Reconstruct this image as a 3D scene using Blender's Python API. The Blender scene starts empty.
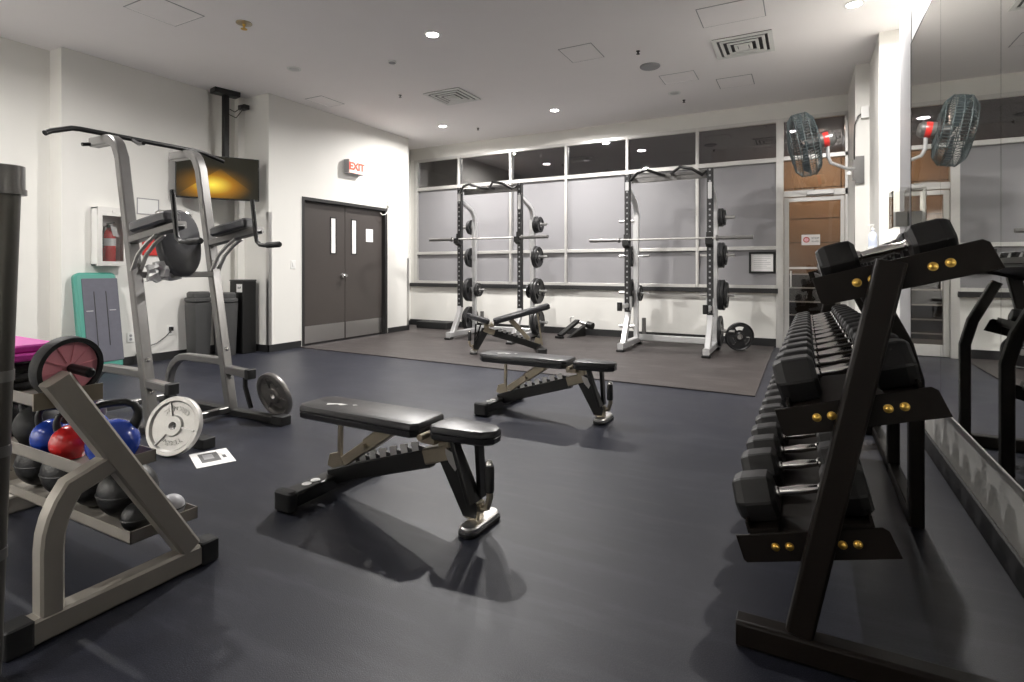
import bpy, math, random
from mathutils import Vector, Matrix
random.seed(7)
C = bpy.context.scene.collection
PI = math.pi

# ------------------------------------------------------------------ materials
def mat(name, col, rough=.5, metal=0., spec=.5, var=0., vscale=20., bump=0., bscale=200., emis=None, estr=0., coat=0., rvar=0.):
    m = bpy.data.materials.new(name); m.use_nodes = True
    nt = m.node_tree; b = nt.nodes['Principled BSDF']
    b.inputs['Base Color'].default_value = (*col, 1); b.inputs['Roughness'].default_value = rough
    b.inputs['Metallic'].default_value = metal; b.inputs['Specular IOR Level'].default_value = spec
    b.inputs['Coat Weight'].default_value = coat
    tc = nt.nodes.new('ShaderNodeTexCoord')
    n = nt.nodes.new('ShaderNodeTexNoise'); n.inputs['Scale'].default_value = vscale; n.inputs['Detail'].default_value = 5
    nt.links.new(tc.outputs['Object'], n.inputs['Vector'])
    if var > 0:
        mx = nt.nodes.new('ShaderNodeMix'); mx.data_type = 'RGBA'
        mx.inputs[6].default_value = (*[c*(1-var) for c in col], 1); mx.inputs[7].default_value = (*[min(1, c*(1+var)) for c in col], 1)
        nt.links.new(n.outputs['Fac'], mx.inputs[0]); nt.links.new(mx.outputs[2], b.inputs['Base Color'])
    if rvar > 0:
        mr = nt.nodes.new('ShaderNodeMapRange'); mr.inputs[3].default_value = max(.02, rough-rvar); mr.inputs[4].default_value = min(1, rough+rvar)
        nt.links.new(n.outputs['Fac'], mr.inputs[0]); nt.links.new(mr.outputs[0], b.inputs['Roughness'])
    if bump > 0:
        n2 = nt.nodes.new('ShaderNodeTexNoise'); n2.inputs['Scale'].default_value = bscale
        nt.links.new(tc.outputs['Object'], n2.inputs['Vector'])
        bp = nt.nodes.new('ShaderNodeBump'); bp.inputs['Strength'].default_value = bump; bp.inputs['Distance'].default_value = .01
        nt.links.new(n2.outputs['Fac'], bp.inputs['Height']); nt.links.new(bp.outputs['Normal'], b.inputs['Normal'])
    if emis:
        b.inputs['Emission Color'].default_value = (*emis, 1); b.inputs['Emission Strength'].default_value = estr
    return m

M = {}
M['wall'] = mat('painted_wall', (.74, .73, .695), .55, var=.015, vscale=3)
M['ceil'] = mat('painted_ceiling', (.93, .90, .895), .8, var=.015, vscale=3)
M['base'] = mat('black_vinyl_base', (.014, .014, .015), .5)
M['alu'] = mat('satin_aluminium', (.62, .61, .59), .35, metal=.55, var=.05)
M['sill'] = mat('black_sill', (.018, .018, .019), .45)
M['door'] = mat('dark_brown_door', (.058, .050, .046), .38, var=.05, vscale=4)
M['dframe'] = mat('door_frame_paint', (.022, .021, .021), .4)
M['steel'] = mat('brushed_steel', (.62, .61, .60), .30, metal=1., var=.03, vscale=3)
M['chrome'] = mat('chrome', (.80, .79, .77), .12, metal=1.)
M['blk'] = mat('black_powder_coat', (.007, .007, .007), .35, var=.2, spec=.45)
M['brn'] = mat('dark_bronze_powder_coat', (.008, .0055, .004), .45, var=.15, spec=.22)
M['rub'] = mat('black_rubber', (.008, .008, .0085), .6, var=.25, bump=.12, bscale=300)
M['hex'] = mat('rubber_hex_head', (.015, .0145, .0145), .48, spec=.4, var=.3, vscale=30, bump=.05, bscale=250, rvar=.1)
M['brass'] = mat('brass_bolt', (.78, .50, .12), .28, metal=1.)
M['silver'] = mat('silver_powder_coat', (.56, .56, .565), .34, metal=.45, var=.05)
M['tower'] = mat('grey_metallic_paint', (.20, .195, .19), .28, metal=.6, var=.08)
M['champ'] = mat('champagne_metal', (.40, .35, .265), .28, metal=.75, var=.08)
M['kbr'] = mat('pewter_paint', (.34, .315, .275), .34, metal=.35, var=.06)
M['vinyl'] = mat('black_vinyl_pad', (.014, .014, .016), .34, var=.2, bump=.04, bscale=400, rvar=.06)
M['cast'] = mat('grey_cast_plate', (.50, .49, .47), .42, metal=.5, var=.12, vscale=30, bump=.1, bscale=120)
M['castd'] = mat('dark_cast_plate', (.20, .19, .18), .38, metal=.6, var=.2, vscale=30, bump=.1, bscale=120)
M['padg'] = mat('grey_black_vinyl', (.05, .05, .055), .30, var=.2, vscale=8, bump=.04, bscale=300)
M['iron'] = mat('black_rubber_plate', (.018, .018, .019), .4, var=.25)
M['white'] = mat('white_plastic', (.78, .78, .76), .4)
M['paper'] = mat('white_paper', (.82, .81, .80), .8)
M['ink'] = mat('grey_ink', (.12, .12, .12), .8)
M['teal'] = mat('teal_plastic', (.05, .25, .20), .4)
M['slate'] = mat('slate_rubber_top', (.095, .095, .12), .65, var=.12, bump=.1, bscale=150)
M['red'] = mat('red_paint', (.55, .03, .025), .3)
M['redv'] = mat('red_vinyl', (.62, .02, .02), .22, coat=.3)
M['blue'] = mat('blue_vinyl', (.015, .06, .42), .2, coat=.3)
M['pink'] = mat('pink_plastic', (.95, .40, .46), .38)
M['mag'] = mat('magenta_foam', (.66, .05, .42), .55)
M['bin'] = mat('dark_grey_plastic', (.055, .055, .055), .42, var=.08)
M['grey'] = mat('mid_grey_plastic', (.32, .32, .33), .5)
M['frost'] = mat('frosted_film_glass', (.265, .26, .272), .32, var=.03, vscale=1.2, spec=.5)
M['wood'] = None
M['mirror'] = mat('mirror_silver', (.80, .81, .79), .015, metal=1.)
M['lens'] = mat('lit_lens', (.9, .9, .9), .5, emis=(1, .97, .92), estr=40)
M['lensoff'] = mat('dim_lens', (.55, .55, .55), .3)
M['clearpl'] = mat('clear_acrylic', (.8, .8, .8), .15)
M['cagegrn'] = mat('grey_green_cage_wire', (.055, .07, .073), .4, metal=.3)
M['blade'] = mat('fan_blade_metal', (.07, .09, .10), .4, metal=.5)
M['warm'] = mat('lamp_glow', (.9, .6, .3), .5, emis=(1, .72, .35), estr=5)
M['dark'] = mat('corridor_dark', (.10, .098, .10), .7)
M['lav'] = mat('bottle_blue_plastic', (.62, .68, .82), .3)

def glassmat(name, tint=(1, 1, 1), ior=1.5, add=0.):
    m = bpy.data.materials.new(name); m.use_nodes = True; nt = m.node_tree
    for n in list(nt.nodes):
        if n.type != 'OUTPUT_MATERIAL': nt.nodes.remove(n)
    out = nt.nodes['Material Output']
    tr = nt.nodes.new('ShaderNodeBsdfTransparent'); tr.inputs[0].default_value = (*tint, 1)
    gl = nt.nodes.new('ShaderNodeBsdfGlossy'); gl.inputs['Roughness'].default_value = .02; gl.inputs[0].default_value = (.95, .95, .95, 1)
    fr = nt.nodes.new('ShaderNodeFresnel'); fr.inputs[0].default_value = ior
    ad = nt.nodes.new('ShaderNodeMath'); ad.operation = 'ADD'; ad.inputs[1].default_value = add
    mx = nt.nodes.new('ShaderNodeMixShader')
    nt.links.new(fr.outputs[0], ad.inputs[0]); nt.links.new(ad.outputs[0], mx.inputs[0])
    nt.links.new(tr.outputs[0], mx.inputs[1]); nt.links.new(gl.outputs[0], mx.inputs[2]); nt.links.new(mx.outputs[0], out.inputs[0])
    return m
M['glass'] = glassmat('clear_glass', (.80, .80, .80), add=.05)
M['tint'] = glassmat('tinted_glass', (.45, .43, .45), add=.13)

def floor_material(name, dark, light, scuff, rough):
    m = bpy.data.materials.new(name); m.use_nodes = True; nt = m.node_tree; b = nt.nodes['Principled BSDF']; L = nt.links.new; b.inputs['Specular IOR Level'].default_value = .3
    tc = nt.nodes.new('ShaderNodeTexCoord')
    n1 = nt.nodes.new('ShaderNodeTexNoise'); n1.inputs['Scale'].default_value = 260; n1.inputs['Detail'].default_value = 2
    n2 = nt.nodes.new('ShaderNodeTexNoise'); n2.inputs['Scale'].default_value = 1.3; n2.inputs['Detail'].default_value = 6
    mp = nt.nodes.new('ShaderNodeMapping'); mp.inputs['Scale'].default_value = (1.2, 7, 1); mp.inputs['Rotation'].default_value = (0, 0, .12)
    n3 = nt.nodes.new('ShaderNodeTexNoise'); n3.inputs['Scale'].default_value = 1.6; n3.inputs['Detail'].default_value = 7; n3.inputs['Roughness'].default_value = .65
    L(tc.outputs['Object'], n1.inputs['Vector']); L(tc.outputs['Object'], n2.inputs['Vector']); L(tc.outputs['Object'], mp.inputs[0]); L(mp.outputs[0], n3.inputs['Vector'])
    r1 = nt.nodes.new('ShaderNodeValToRGB'); r1.color_ramp.elements[0].position = .46; r1.color_ramp.elements[1].position = .74
    r1.color_ramp.elements[0].color = (*dark, 1); r1.color_ramp.elements[1].color = (*light, 1); L(n1.outputs['Fac'], r1.inputs[0])
    r3 = nt.nodes.new('ShaderNodeValToRGB'); r3.color_ramp.elements[0].position = .50; r3.color_ramp.elements[1].position = .74
    r3.color_ramp.elements[0].color = (0, 0, 0, 1); r3.color_ramp.elements[1].color = (1, 1, 1, 1); L(n3.outputs['Fac'], r3.inputs[0])
    mu = nt.nodes.new('ShaderNodeMath'); mu.operation = 'MULTIPLY'; mu.inputs[1].default_value = scuff[3]; L(r3.outputs[0], mu.inputs[0])
    mx = nt.nodes.new('ShaderNodeMix'); mx.data_type = 'RGBA'; L(mu.outputs[0], mx.inputs[0]); L(r1.outputs[0], mx.inputs[6]); mx.inputs[7].default_value = (*scuff[:3], 1)
    hs = nt.nodes.new('ShaderNodeHueSaturation'); mr = nt.nodes.new('ShaderNodeMapRange'); mr.inputs[3].default_value = .75; mr.inputs[4].default_value = 1.25
    L(n2.outputs['Fac'], mr.inputs[0]); L(mr.outputs[0], hs.inputs['Value']); L(mx.outputs[2], hs.inputs['Color']); L(hs.outputs[0], b.inputs['Base Color'])
    m2 = nt.nodes.new('ShaderNodeMapRange'); m2.inputs[3].default_value = rough-.08; m2.inputs[4].default_value = rough+.1
    L(n2.outputs['Fac'], m2.inputs[0]); L(m2.outputs[0], b.inputs['Roughness'])
    bp = nt.nodes.new('ShaderNodeBump'); bp.inputs['Strength'].default_value = .25; bp.inputs['Distance'].default_value = .004
    L(n1.outputs['Fac'], bp.inputs['Height']); L(bp.outputs['Normal'], b.inputs['Normal'])
    return m
M['floor'] = floor_material('speckled_rubber_floor', (.011, .0125, .020), (.040, .042, .057), (.065, .066, .082, .35), .40)
M['mat'] = floor_material('worn_rubber_platform', (.042, .036, .035), (.070, .061, .059), (.15, .132, .128, .5), .46)

def wood_panel():
    m = bpy.data.materials.new('wood_panel_wall'); m.use_nodes = True; nt = m.node_tree; b = nt.nodes['Principled BSDF']; L = nt.links.new
    tc = nt.nodes.new('ShaderNodeTexCoord'); mp = nt.nodes.new('ShaderNodeMapping'); mp.inputs['Scale'].default_value = (1.5, 1, 14)
    n = nt.nodes.new('ShaderNodeTexNoise'); n.inputs['Scale'].default_value = 3; n.inputs['Detail'].default_value = 6
    L(tc.outputs['Object'], mp.inputs[0]); L(mp.outputs[0], n.inputs['Vector'])
    r = nt.nodes.new('ShaderNodeValToRGB'); r.color_ramp.elements[0].color = (.22, .125, .065, 1); r.color_ramp.elements[1].color = (.34, .205, .115, 1)
    L(n.outputs['Fac'], r.inputs[0]); L(r.outputs[0], b.inputs['Base Color']); b.inputs['Roughness'].default_value = .45
    return m
M['wood'] = wood_panel()

def screen_mat():
    m = bpy.data.materials.new('tv_screen_picture'); m.use_nodes = True; nt = m.node_tree; b = nt.nodes['Principled BSDF']; L = nt.links.new
    b.inputs['Base Color'].default_value = (.01, .01, .01, 1); b.inputs['Roughness'].default_value = .12
    tc = nt.nodes.new('ShaderNodeTexCoord'); sp = nt.nodes.new('ShaderNodeSeparateXYZ'); L(tc.outputs['Object'], sp.inputs[0])
    def mth(op, a, bb):
        q = nt.nodes.new('ShaderNodeMath'); q.operation = op
        for i, x in enumerate((a, bb)):
            if x is None: continue
            if isinstance(x, (int, float)): q.inputs[i].default_value = x
            else: L(x, q.inputs[i])
        return q.outputs[0]
    # x along the screen (-.48..+.48), z up (-.27..+.27)
    x, z = sp.outputs[0], sp.outputs[2]
    dx = mth('DIVIDE', mth('SUBTRACT', x, -.08), .52); dz = mth('DIVIDE', mth('SUBTRACT', z, -.10), .27)
    d = mth('SQRT', mth('ADD', mth('MULTIPLY', dx, dx), mth('MULTIPLY', dz, dz)), 0)
    glow = mth('POWER', mth('MAXIMUM', mth('SUBTRACT', 1.0, d), 0.0), 1.6)
    # mountain silhouette: lighter under a ridge
    ridge = mth('SUBTRACT', .12, mth('MULTIPLY', mth('ABSOLUTE', mth('SUBTRACT', x, .02), 0), .75))
    below = mth('LESS_THAN', z, ridge)
    g2 = mth('MULTIPLY', glow, mth('ADD', .45, mth('MULTIPLY', below, .55)))
    r = nt.nodes.new('ShaderNodeValToRGB'); r.color_ramp.elements[0].color = (.012, .011, .006, 1); r.color_ramp.elements[1].color = (1, .75, .08, 1)
    e = r.color_ramp.elements.new(.35); e.color = (.30, .13, .005, 1)
    L(g2, r.inputs[0]); L(r.outputs[0], b.inputs['Emission Color']); b.inputs['Emission Strength'].default_value = 1.0
    return m
M['screen'] = screen_mat()

def hole_mat():
    """black upright with a regular row of bright-lined holes (a pattern along the tube)"""
    m = bpy.data.materials.new('black_upright_with_holes'); m.use_nodes = True; nt = m.node_tree; b = nt.nodes['Principled BSDF']; L = nt.links.new
    tc = nt.nodes.new('ShaderNodeTexCoord'); sp = nt.nodes.new('ShaderNodeSeparateXYZ'); L(tc.outputs['Object'], sp.inputs[0])
    def mth(op, a, bb=0.):
        q = nt.nodes.new('ShaderNodeMath'); q.operation = op
        for i, v in enumerate((a, bb)):
            if isinstance(v, (int, float)): q.inputs[i].default_value = v
            else: L(v, q.inputs[i])
        return q.outputs[0]
    zz = mth('SUBTRACT', mth('FRACT', mth('DIVIDE', sp.outputs[2], .0762)), .5); zz = mth('MULTIPLY', zz, .0762)
    xx = mth('SUBTRACT', mth('ABSOLUTE', sp.outputs[0]), .565)
    d = mth('SQRT', mth('ADD', mth('MULTIPLY', zz, zz), mth('MULTIPLY', xx, xx)))
    k = mth('MULTIPLY', mth('LESS_THAN', d, .014), mth('GREATER_THAN', sp.outputs[2], .5))
    mx = nt.nodes.new('ShaderNodeMix'); mx.data_type = 'RGBA'; L(k, mx.inputs[0])
    mx.inputs[6].default_value = (.014, .014, .015, 1); mx.inputs[7].default_value = (.28, .28, .29, 1); L(mx.outputs[2], b.inputs['Base Color'])
    b.inputs['Roughness'].default_value = .4
    return m
M['holes'] = hole_mat()

# ------------------------------------------------------------------ mesh helpers
def V3(p): return Vector(p)
class MB:
    def __init__(s, o=(0, 0, 0)): s.v = []; s.f = []; s.o = Vector(o)
    def add(s, vs, fs):
        b = len(s.v); s.v += [V3(p) for p in vs]; s.f += [tuple(b+i for i in f) for f in fs]; return s
    def box(s, c, sz, R=None):
        x, y, z = [k/2 for k in sz]; c = V3(c)
        vs = [Vector((i*x, j*y, k*z)) for k in (-1, 1) for j in (-1, 1) for i in (-1, 1)]
        if R is not None: vs = [R @ p for p in vs]
        return s.add([p+c for p in vs], [(0, 2, 3, 1), (4, 5, 7, 6), (0, 1, 5, 4), (2, 6, 7, 3), (0, 4, 6, 2), (1, 3, 7, 5)])
    def bb(s, a, b): # box from corner to corner
        return s.box([(a[i]+b[i])/2 for i in range(3)], [abs(b[i]-a[i]) for i in range(3)])
    def prism(s, poly, vec):
        n = len(poly); vec = V3(vec); p = [V3(q) for q in poly]
        return s.add(p+[q+vec for q in p], [tuple(range(n))[::-1], tuple(range(n, 2*n))]+[(i, (i+1) % n, n+(i+1) % n, n+i) for i in range(n)])
    def sweep(s, pts, prof, up=(0, 0, 1), cap=True, closed=False):
        """prof: 2-D outline (side, up); up fixed -> mitred corners"""
        P = [V3(p) for p in pts]; n = len(P); k = len(prof); vs = []; up = V3(up).normalized()
        for i in range(n):
            a = P[i]-P[i-1] if (i > 0 or closed) else P[1]-P[0]
            b = P[(i+1) % n]-P[i] if (i < n-1 or closed) else P[i]-P[i-1]
            a = a.normalized(); b = b.normalized(); t = (a+b).normalized()
            sd = t.cross(up)
            if sd.length < 1e-4: sd = t.cross(Vector((1, 0, 0)))
            sd.normalize(); u = sd.cross(t).normalized()
            m = 1/max(.35, math.sqrt(max(.01, (1+a.dot(b))/2)))
            bend = (b-a)
            ms = m if abs(bend.dot(sd)) > abs(bend.dot(u)) else 1
            mu = m if ms == 1 else 1
            vs += [P[i]+sd*(q[0]*ms)+u*(q[1]*mu) for q in prof]
        fs = []
        for i in range(n if closed else n-1):
            j = (i+1) % n
            fs += [(i*k+q, i*k+(q+1) % k, j*k+(q+1) % k, j*k+q) for q in range(k)]
        if cap and not closed: fs += [tuple(range(k))[::-1], tuple((n-1)*k+q for q in range(k))]
        return s.add(vs, fs)
    def rect(s, pts, w, h, up=(0, 0, 1), closed=False):
        r = min(w, h)*.12
        pr = [(-w/2+r, -h/2), (w/2-r, -h/2), (w/2, -h/2+r), (w/2, h/2-r), (w/2-r, h/2), (-w/2+r, h/2), (-w/2, h/2-r), (-w/2, -h/2+r)]
        return s.sweep(pts, pr, up, closed=closed)
    def tube(s, pts, r, n=12, closed=False):
        P = [V3(p) for p in pts]; m = len(P); vs = []; prev = None
        for i in range(m):
            a = P[i]-P[i-1] if (i > 0 or closed) else P[1]-P[0]
            b = P[(i+1) % m]-P[i] if (i < m-1 or closed) else P[i]-P[i-1]
            t = (a.normalized()+b.normalized()).normalized()
            if prev is None:
                sd = t.cross(Vector((0, 0, 1)))
                if sd.length < .1: sd = t.cross(Vector((1, 0, 0)))
            else: sd = prev-t*prev.dot(t)
            sd.normalize(); prev = sd; u = sd.cross(t)
            rr = r[i] if isinstance(r, (list, tuple)) else r
            vs += [P[i]+(sd*math.cos(q*2*PI/n)+u*math.sin(q*2*PI/n))*rr for q in range(n)]
        fs = []
        for i in range(m if closed else m-1):
            j = (i+1) % m
            fs += [(i*n+q, i*n+(q+1) % n, j*n+(q+1) % n, j*n+q) for q in range(n)]
        if not closed: fs += [tuple(range(n))[::-1], tuple((m-1)*n+q for q in range(n))]
        return s.add(vs, fs)
    def lathe(s, o, ax, prof, n=28):
        o = V3(o); ax = V3(ax).normalized(); sd = ax.cross(Vector((0, 0, 1)))
        if sd.length < .1: sd = ax.cross(Vector((1, 0, 0)))
        sd.normalize(); u = ax.cross(sd); vs = []; k = len(prof)
        for r, h in prof:
            vs += [o+ax*h+(sd*math.cos(q*2*PI/n)+u*math.sin(q*2*PI/n))*r for q in range(n)]
        fs = [(i*n+q, i*n+(q+1) % n, (i+1)*n+(q+1) % n, (i+1)*n+q) for i in range(k-1) for q in range(n)]
        fs += [tuple(range(n))[::-1], tuple((k-1)*n+q for q in range(n))]
        return s.add(vs, fs)
    def cyl(s, a, b, r, r2=None, n=20):
        a = V3(a); b = V3(b); L = (b-a).length; r2 = r if r2 is None else r2
        return s.lathe(a, b-a, [(r, 0), (r2, L)], n)
    def rbox(s, c, sz, r=.01, R=None, seg=3):
        """box with rounded vertical corners (in its local xy) and softened top/bottom edges"""
        x, y, z = sz[0]/2, sz[1]/2, sz[2]/2; c = V3(c); rings = []
        e = min(r*.5, z*.45)
        for zz, ins in ((-z, e), (-z+e, 0), (z-e, 0), (z, e)):
            ring = []
            for cx, cy, a0 in ((x-r, y-r, 0), (-x+r, y-r, PI/2), (-x+r, -y+r, PI), (x-r, -y+r, 1.5*PI)):
                for q in range(seg+1):
                    a = a0+q*PI/2/seg; rr = max(r-ins, .0005)
                    ring.append(Vector((cx+math.cos(a)*rr, cy+math.sin(a)*rr, zz)))
            rings.append(ring)
        k = len(rings[0]); vs = [p for q in rings for p in q]
        if R is not None: vs = [R @ p for p in vs]
        fs = [(i*k+q, i*k+(q+1) % k, (i+1)*k+(q+1) % k, (i+1)*k+q) for i in range(3) for q in range(k)]
        fs += [tuple(range(k))[::-1], tuple(3*k+q for q in range(k))]
        return s.add([p+c for p in vs], fs)
    def build(s, name, m, parent=None, bev=0., ang=38, loc=None):
        me = bpy.data.meshes.new(name); me.from_pydata([tuple(p-s.o) for p in s.v], [], s.f); me.update()
        import bmesh
        bm = bmesh.new(); bm.from_mesh(me); bmesh.ops.recalc_face_normals(bm, faces=bm.faces); bm.to_mesh(me); bm.free()
        me.materials.append(m if not isinstance(m, str) else M[m])
        me.polygons.foreach_set('use_smooth', [True]*len(me.polygons)); me.set_sharp_from_angle(angle=math.radians(ang))
        o = bpy.data.objects.new(name, me); C.objects.link(o)
        if parent is not None: o.parent = parent
        else: o.location = s.o
        if bev > 0:
            b = o.modifiers.new('bevel', 'BEVEL'); b.width = bev; b.segments = 2; b.limit_method = 'ANGLE'; b.angle_limit = math.radians(40)
            b.harden_normals = False
        return o

def tag(o, label, cat, group=None):
    o['label'] = label; o['category'] = cat
    if group: o['group'] = group
    return o
def thing(name, label, cat, loc=(0, 0, 0), rz=0., group=None):
    o = bpy.data.objects.new(name, None); C.objects.link(o); o.location = loc; o.rotation_euler = (0, 0, rz); o.empty_display_size = .1
    return tag(o, label, cat, group)
def struct(o): o['kind'] = 'structure'; return o
def kids(o): return [c for c in C.objects if c.parent == o]
def copy_tree(o, parent=None):
    c = o.copy(); C.objects.link(c)
    if parent is not None: c.parent = parent
    for ch in kids(o): copy_tree(ch, c)
    return c
def arc(c, r, a0, a1, n, ax1, ax2):
    c = V3(c); ax1 = V3(ax1); ax2 = V3(ax2)
    return [c+ax1*(r*math.cos(a0+(a1-a0)*i/n))+ax2*(r*math.sin(a0+(a1-a0)*i/n)) for i in range(n+1)]
def text_mesh(txt, size, name, m, parent, mw, ext=.001, align='CENTER', bold=0.):
    cu = bpy.data.curves.new('t', 'FONT'); cu.body = txt; cu.size = size; cu.extrude = ext; cu.offset = bold; cu.align_x = align; cu.align_y = 'CENTER'
    to = bpy.data.objects.new('t', cu); C.objects.link(to)
    dg = bpy.context.evaluated_depsgraph_get(); me = bpy.data.meshes.new_from_object(to.evaluated_get(dg))
    bpy.data.objects.remove(to); bpy.data.curves.remove(cu)
    me.materials.clear(); me.materials.append(M[m]); me.transform(mw)
    o = bpy.data.objects.new(name, me); C.objects.link(o); o.parent = parent; return o
def frame_matrix(o, x, y):
    x = V3(x).normalized(); y = V3(y).normalized(); z = x.cross(y)
    return Matrix(((x.x, y.x, z.x, o[0]), (x.y, y.y, z.y, o[1]), (x.z, y.z, z.z, o[2]), (0, 0, 0, 1)))

# ------------------------------------------------------------------ room shell
H = 3.60; YW = 9.0; XR = .70; XD = -6.57; XT = -7.20; XL = -7.46; YB = -3.2
struct(MB().bb((-7.9, YB, -.1), (1.9, YW+.1, 0)).build('floor', 'floor'))
struct(MB().bb((-7.9, YB, H), (1.9, YW+.1, H+.1)).build('ceiling', 'ceil'))
wl = MB((XL, 0, 0)); wl.bb((-7.9, YB, 0), (XL, 3.0, H)); wl.bb((-7.9, 3.0, 0), (XT, 4.68, H)); wl.bb((-7.9, 4.68, 0), (-7.27, 5.15, H))
struct(wl.build('wall_left', 'wall'))
wd = MB((XD, 5.15, 0))
wd.bb((-7.9, 5.15, 0), (XD, 5.72, H)); wd.bb((-7.9, 5.72, 2.23), (XD, 7.60, H)); wd.bb((-7.9, 7.60, 0), (XD, 8.2, H)); wd.bb((-7.9, 8.2, 0), (-7.16, YW+.1, H)); wd.bb((-7.9, 5.72, 0), (-6.85, 7.60, 2.23))
struct(wd.build('wall_left_entry', 'wall'))
ww = MB((-7.16, YW, 0))
ww.bb((-7.16, YW, 0), (-.36, YW+.12, .79)); ww.bb((-7.16, YW-.02, 3.36), (.95, YW+.12, H)); ww.bb((-7.16, YW, .79), (-7.03, YW+.12, 3.36))
struct(ww.build('wall_far', 'wall'))
wr = MB((XR, 0, 0)); wr.bb((XR, YB, 0), (1.0, 5.55, H)); struct(wr.build('wall_right', 'wall'))
wr2 = MB((.68, 6.79, 0)); wr2.bb((.675, 6.79, 0), (1.25, 7.74, H)); wr2.bb((.53, 7.74, 0), (1.25, YW, H)); wr2.bb((1.15, 5.55, 0), (1.25, 6.79, H))
struct(wr2.build('wall_right_column', 'wall'))
wb = MB((0, YB, 0)); wb.bb((-7.9, YB-.1, 0), (1.0, YB, H)); struct(wb.build('wall_back', 'wall'))
# baseboards
b = MB((-7, 4, 0)); b.bb((XL, YB, 0), (XL+.012, 3.0, .10)); b.bb((XL, 2.988, 0), (XT+.012, 3.0, .10)); b.bb((XT, 2.988, 0), (XT+.012, 4.68, .10)); b.bb((-7.27, 4.68, 0), (-7.258, 5.15, .10)); b.bb((-7.27, 5.138, 0), (XD+.012, 5.15, .10)); b.bb((XD, 5.138, 0), (XD+.012, 5.70, .10)); b.bb((XD, 7.62, 0), (XD+.012, 8.21, .10)); b.bb((-7.16, 8.2, 0), (-7.148, YW, .10))
struct(b.build('baseboard_left', 'base'))
b = MB((-4, YW, 0)); b.bb((-7.16, YW-.015, 0), (-.37, YW, .125)); struct(b.build('baseboard_far', 'base'))
b = MB((XR, 2, 0)); b.bb((XR-.018, YB, 0), (XR, 5.56, .11)); struct(b.build('baseboard_right', 'base', bev=.004))
# corner guards
for nm, p in (('trim_1', (XD, 5.15)), ('trim_2', (XD, 8.2))):
    g = MB((*p, 0)); y = p[1]; s = 1 if y < 6 else -1
    g.bb((XD, y, .10), (XD+.004, y+.045*s, 1.35 if y > 6 else 1.95)); g.bb((XD-.045, y-.004*s, .10), (XD+.004, y, 1.35 if y > 6 else 1.95))
    struct(g.build(nm, 'steel'))

# lifting-area mat
mt = MB((-3.5, 7.3, 0)); mt.prism([(XD+.02, 5.66, 0), (-.40, 5.44, 0), (-.40, YW-.02, 0), (-7.14, YW-.02, 0), (-7.14, 8.22, 0), (XD+.02, 8.22, 0)], (0, 0, .012))
tag(mt.build('rubber_platform_mat', 'mat', bev=.003), 'large worn brown-grey rubber mat covering the floor under the two squat racks', 'mat')

# window wall
MX = [-6.99, -5.945, -4.805, -3.70, -2.604, -1.484, -.375]
T = [(.865, .915), (1.44, 1.495), (2.73, 2.795), (3.31, 3.365)]
struct(MB((-3.7, YW-.03, 0)).bb((-7.14, YW-.055, .795), (-.35, YW-.001, .868)).build('trim_3', 'sill', bev=.004))
for i in range(6):
    x0, x1 = MX[i], MX[i+1]
    f = MB((x0, YW, 0))
    w0 = .07 if i == 0 else .03; w1 = .03 if i < 5 else .0
    xa = x0-(.05 if i == 0 else 0)
    f.bb((xa, YW-.04, .868), (x0+w0/2, YW+.07, 3.36))
    if i == 5: f.bb((x1, YW-.04, .79), (x1+.10, YW+.07, 3.36)); f.bb((x1, YW-.04, 0), (x1+.10, YW+.07, .79))
    else: f.bb((x1-.03, YW-.04, .868), (x1, YW+.07, 3.36))
    for a, c in T: f.bb((x0+w0/2, YW-.035 if a > .9 else YW-.05, a), (x1-w1, YW+.065, c))
    wo = struct(f.build(f'window_{i+1}', 'alu', bev=.003))
    for j in range(3):
        z0, z1 = T[j][1], T[j+1][0]
        MB((x0, YW, 0)).bb((x0+w0/2, YW+.012, z0), (x1-w1, YW+.02, z1)).build('pane', 'tint' if j == 2 else 'frost', wo)
# glass door 2 bay
xa, xb = MX[6]+.10, .53
f = MB((xa, YW, 0))
f.bb((xa, YW-.035, 2.20), (xb, YW+.07, 2.29)); f.bb((xa, YW-.035, 2.74), (xb, YW+.065, 2.80)); f.bb((xa, YW-.035, 3.31), (xb, YW+.065, 3.365)); f.bb((xb-.035, YW-.035, 0), (xb, YW+.07, 3.36))
wo = struct(f.build('window_7', 'alu', bev=.003))
MB((xa, YW, 0)).bb((xa, YW+.012, 2.29), (xb-.035, YW+.02, 2.74)).build('pane', 'glass', wo)
MB((xa, YW, 0)).bb((xa, YW+.012, 2.80), (xb-.035, YW+.02, 3.31)).build('pane', 'tint', wo)
xb2 = xb-.04
d = MB((xa, YW, 0)); s = .07
d.bb((xa+.004, YW-.02, .01), (xa+s, YW+.03, 2.19)); d.bb((xb2-s*.7, YW-.02, .01), (xb2, YW+.03, 2.19)); d.bb((xa+s, YW-.02, .01), (xb2-s*.7, YW+.03, .16)); d.bb((xa+s, YW-.02, 2.13), (xb2-s*.7, YW+.03, 2.19))
do = struct(d.build('door_2', 'alu', bev=.003))
MB((xa, YW, 0)).bb((xa+s, YW+.003, .16), (xb2-s*.7, YW+.011, 2.13)).build('glass_panel', 'glass', do)
h = MB((xa, YW, 0)); h.bb((xa+.02, YW-.065, 1.155), (xb2-.02, YW-.045, 1.185)); h.bb((xa+.03, YW-.05, 1.15), (xa+.06, YW-.02, 1.19)); h.bb((xb2-.06, YW-.05, 1.15), (xb2-.03, YW-.02, 1.19)); h.build('push_bar', 'alu', do)
h = MB((xa, YW, 0)); h.tube([(xa+.095, YW-.02, 1.12), (xa+.095, YW-.06, 1.12), (xa+.095, YW-.06, .90), (xa+.095, YW-.02, .90)], .011); h.build('pull_handle', 'steel', do)
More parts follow.
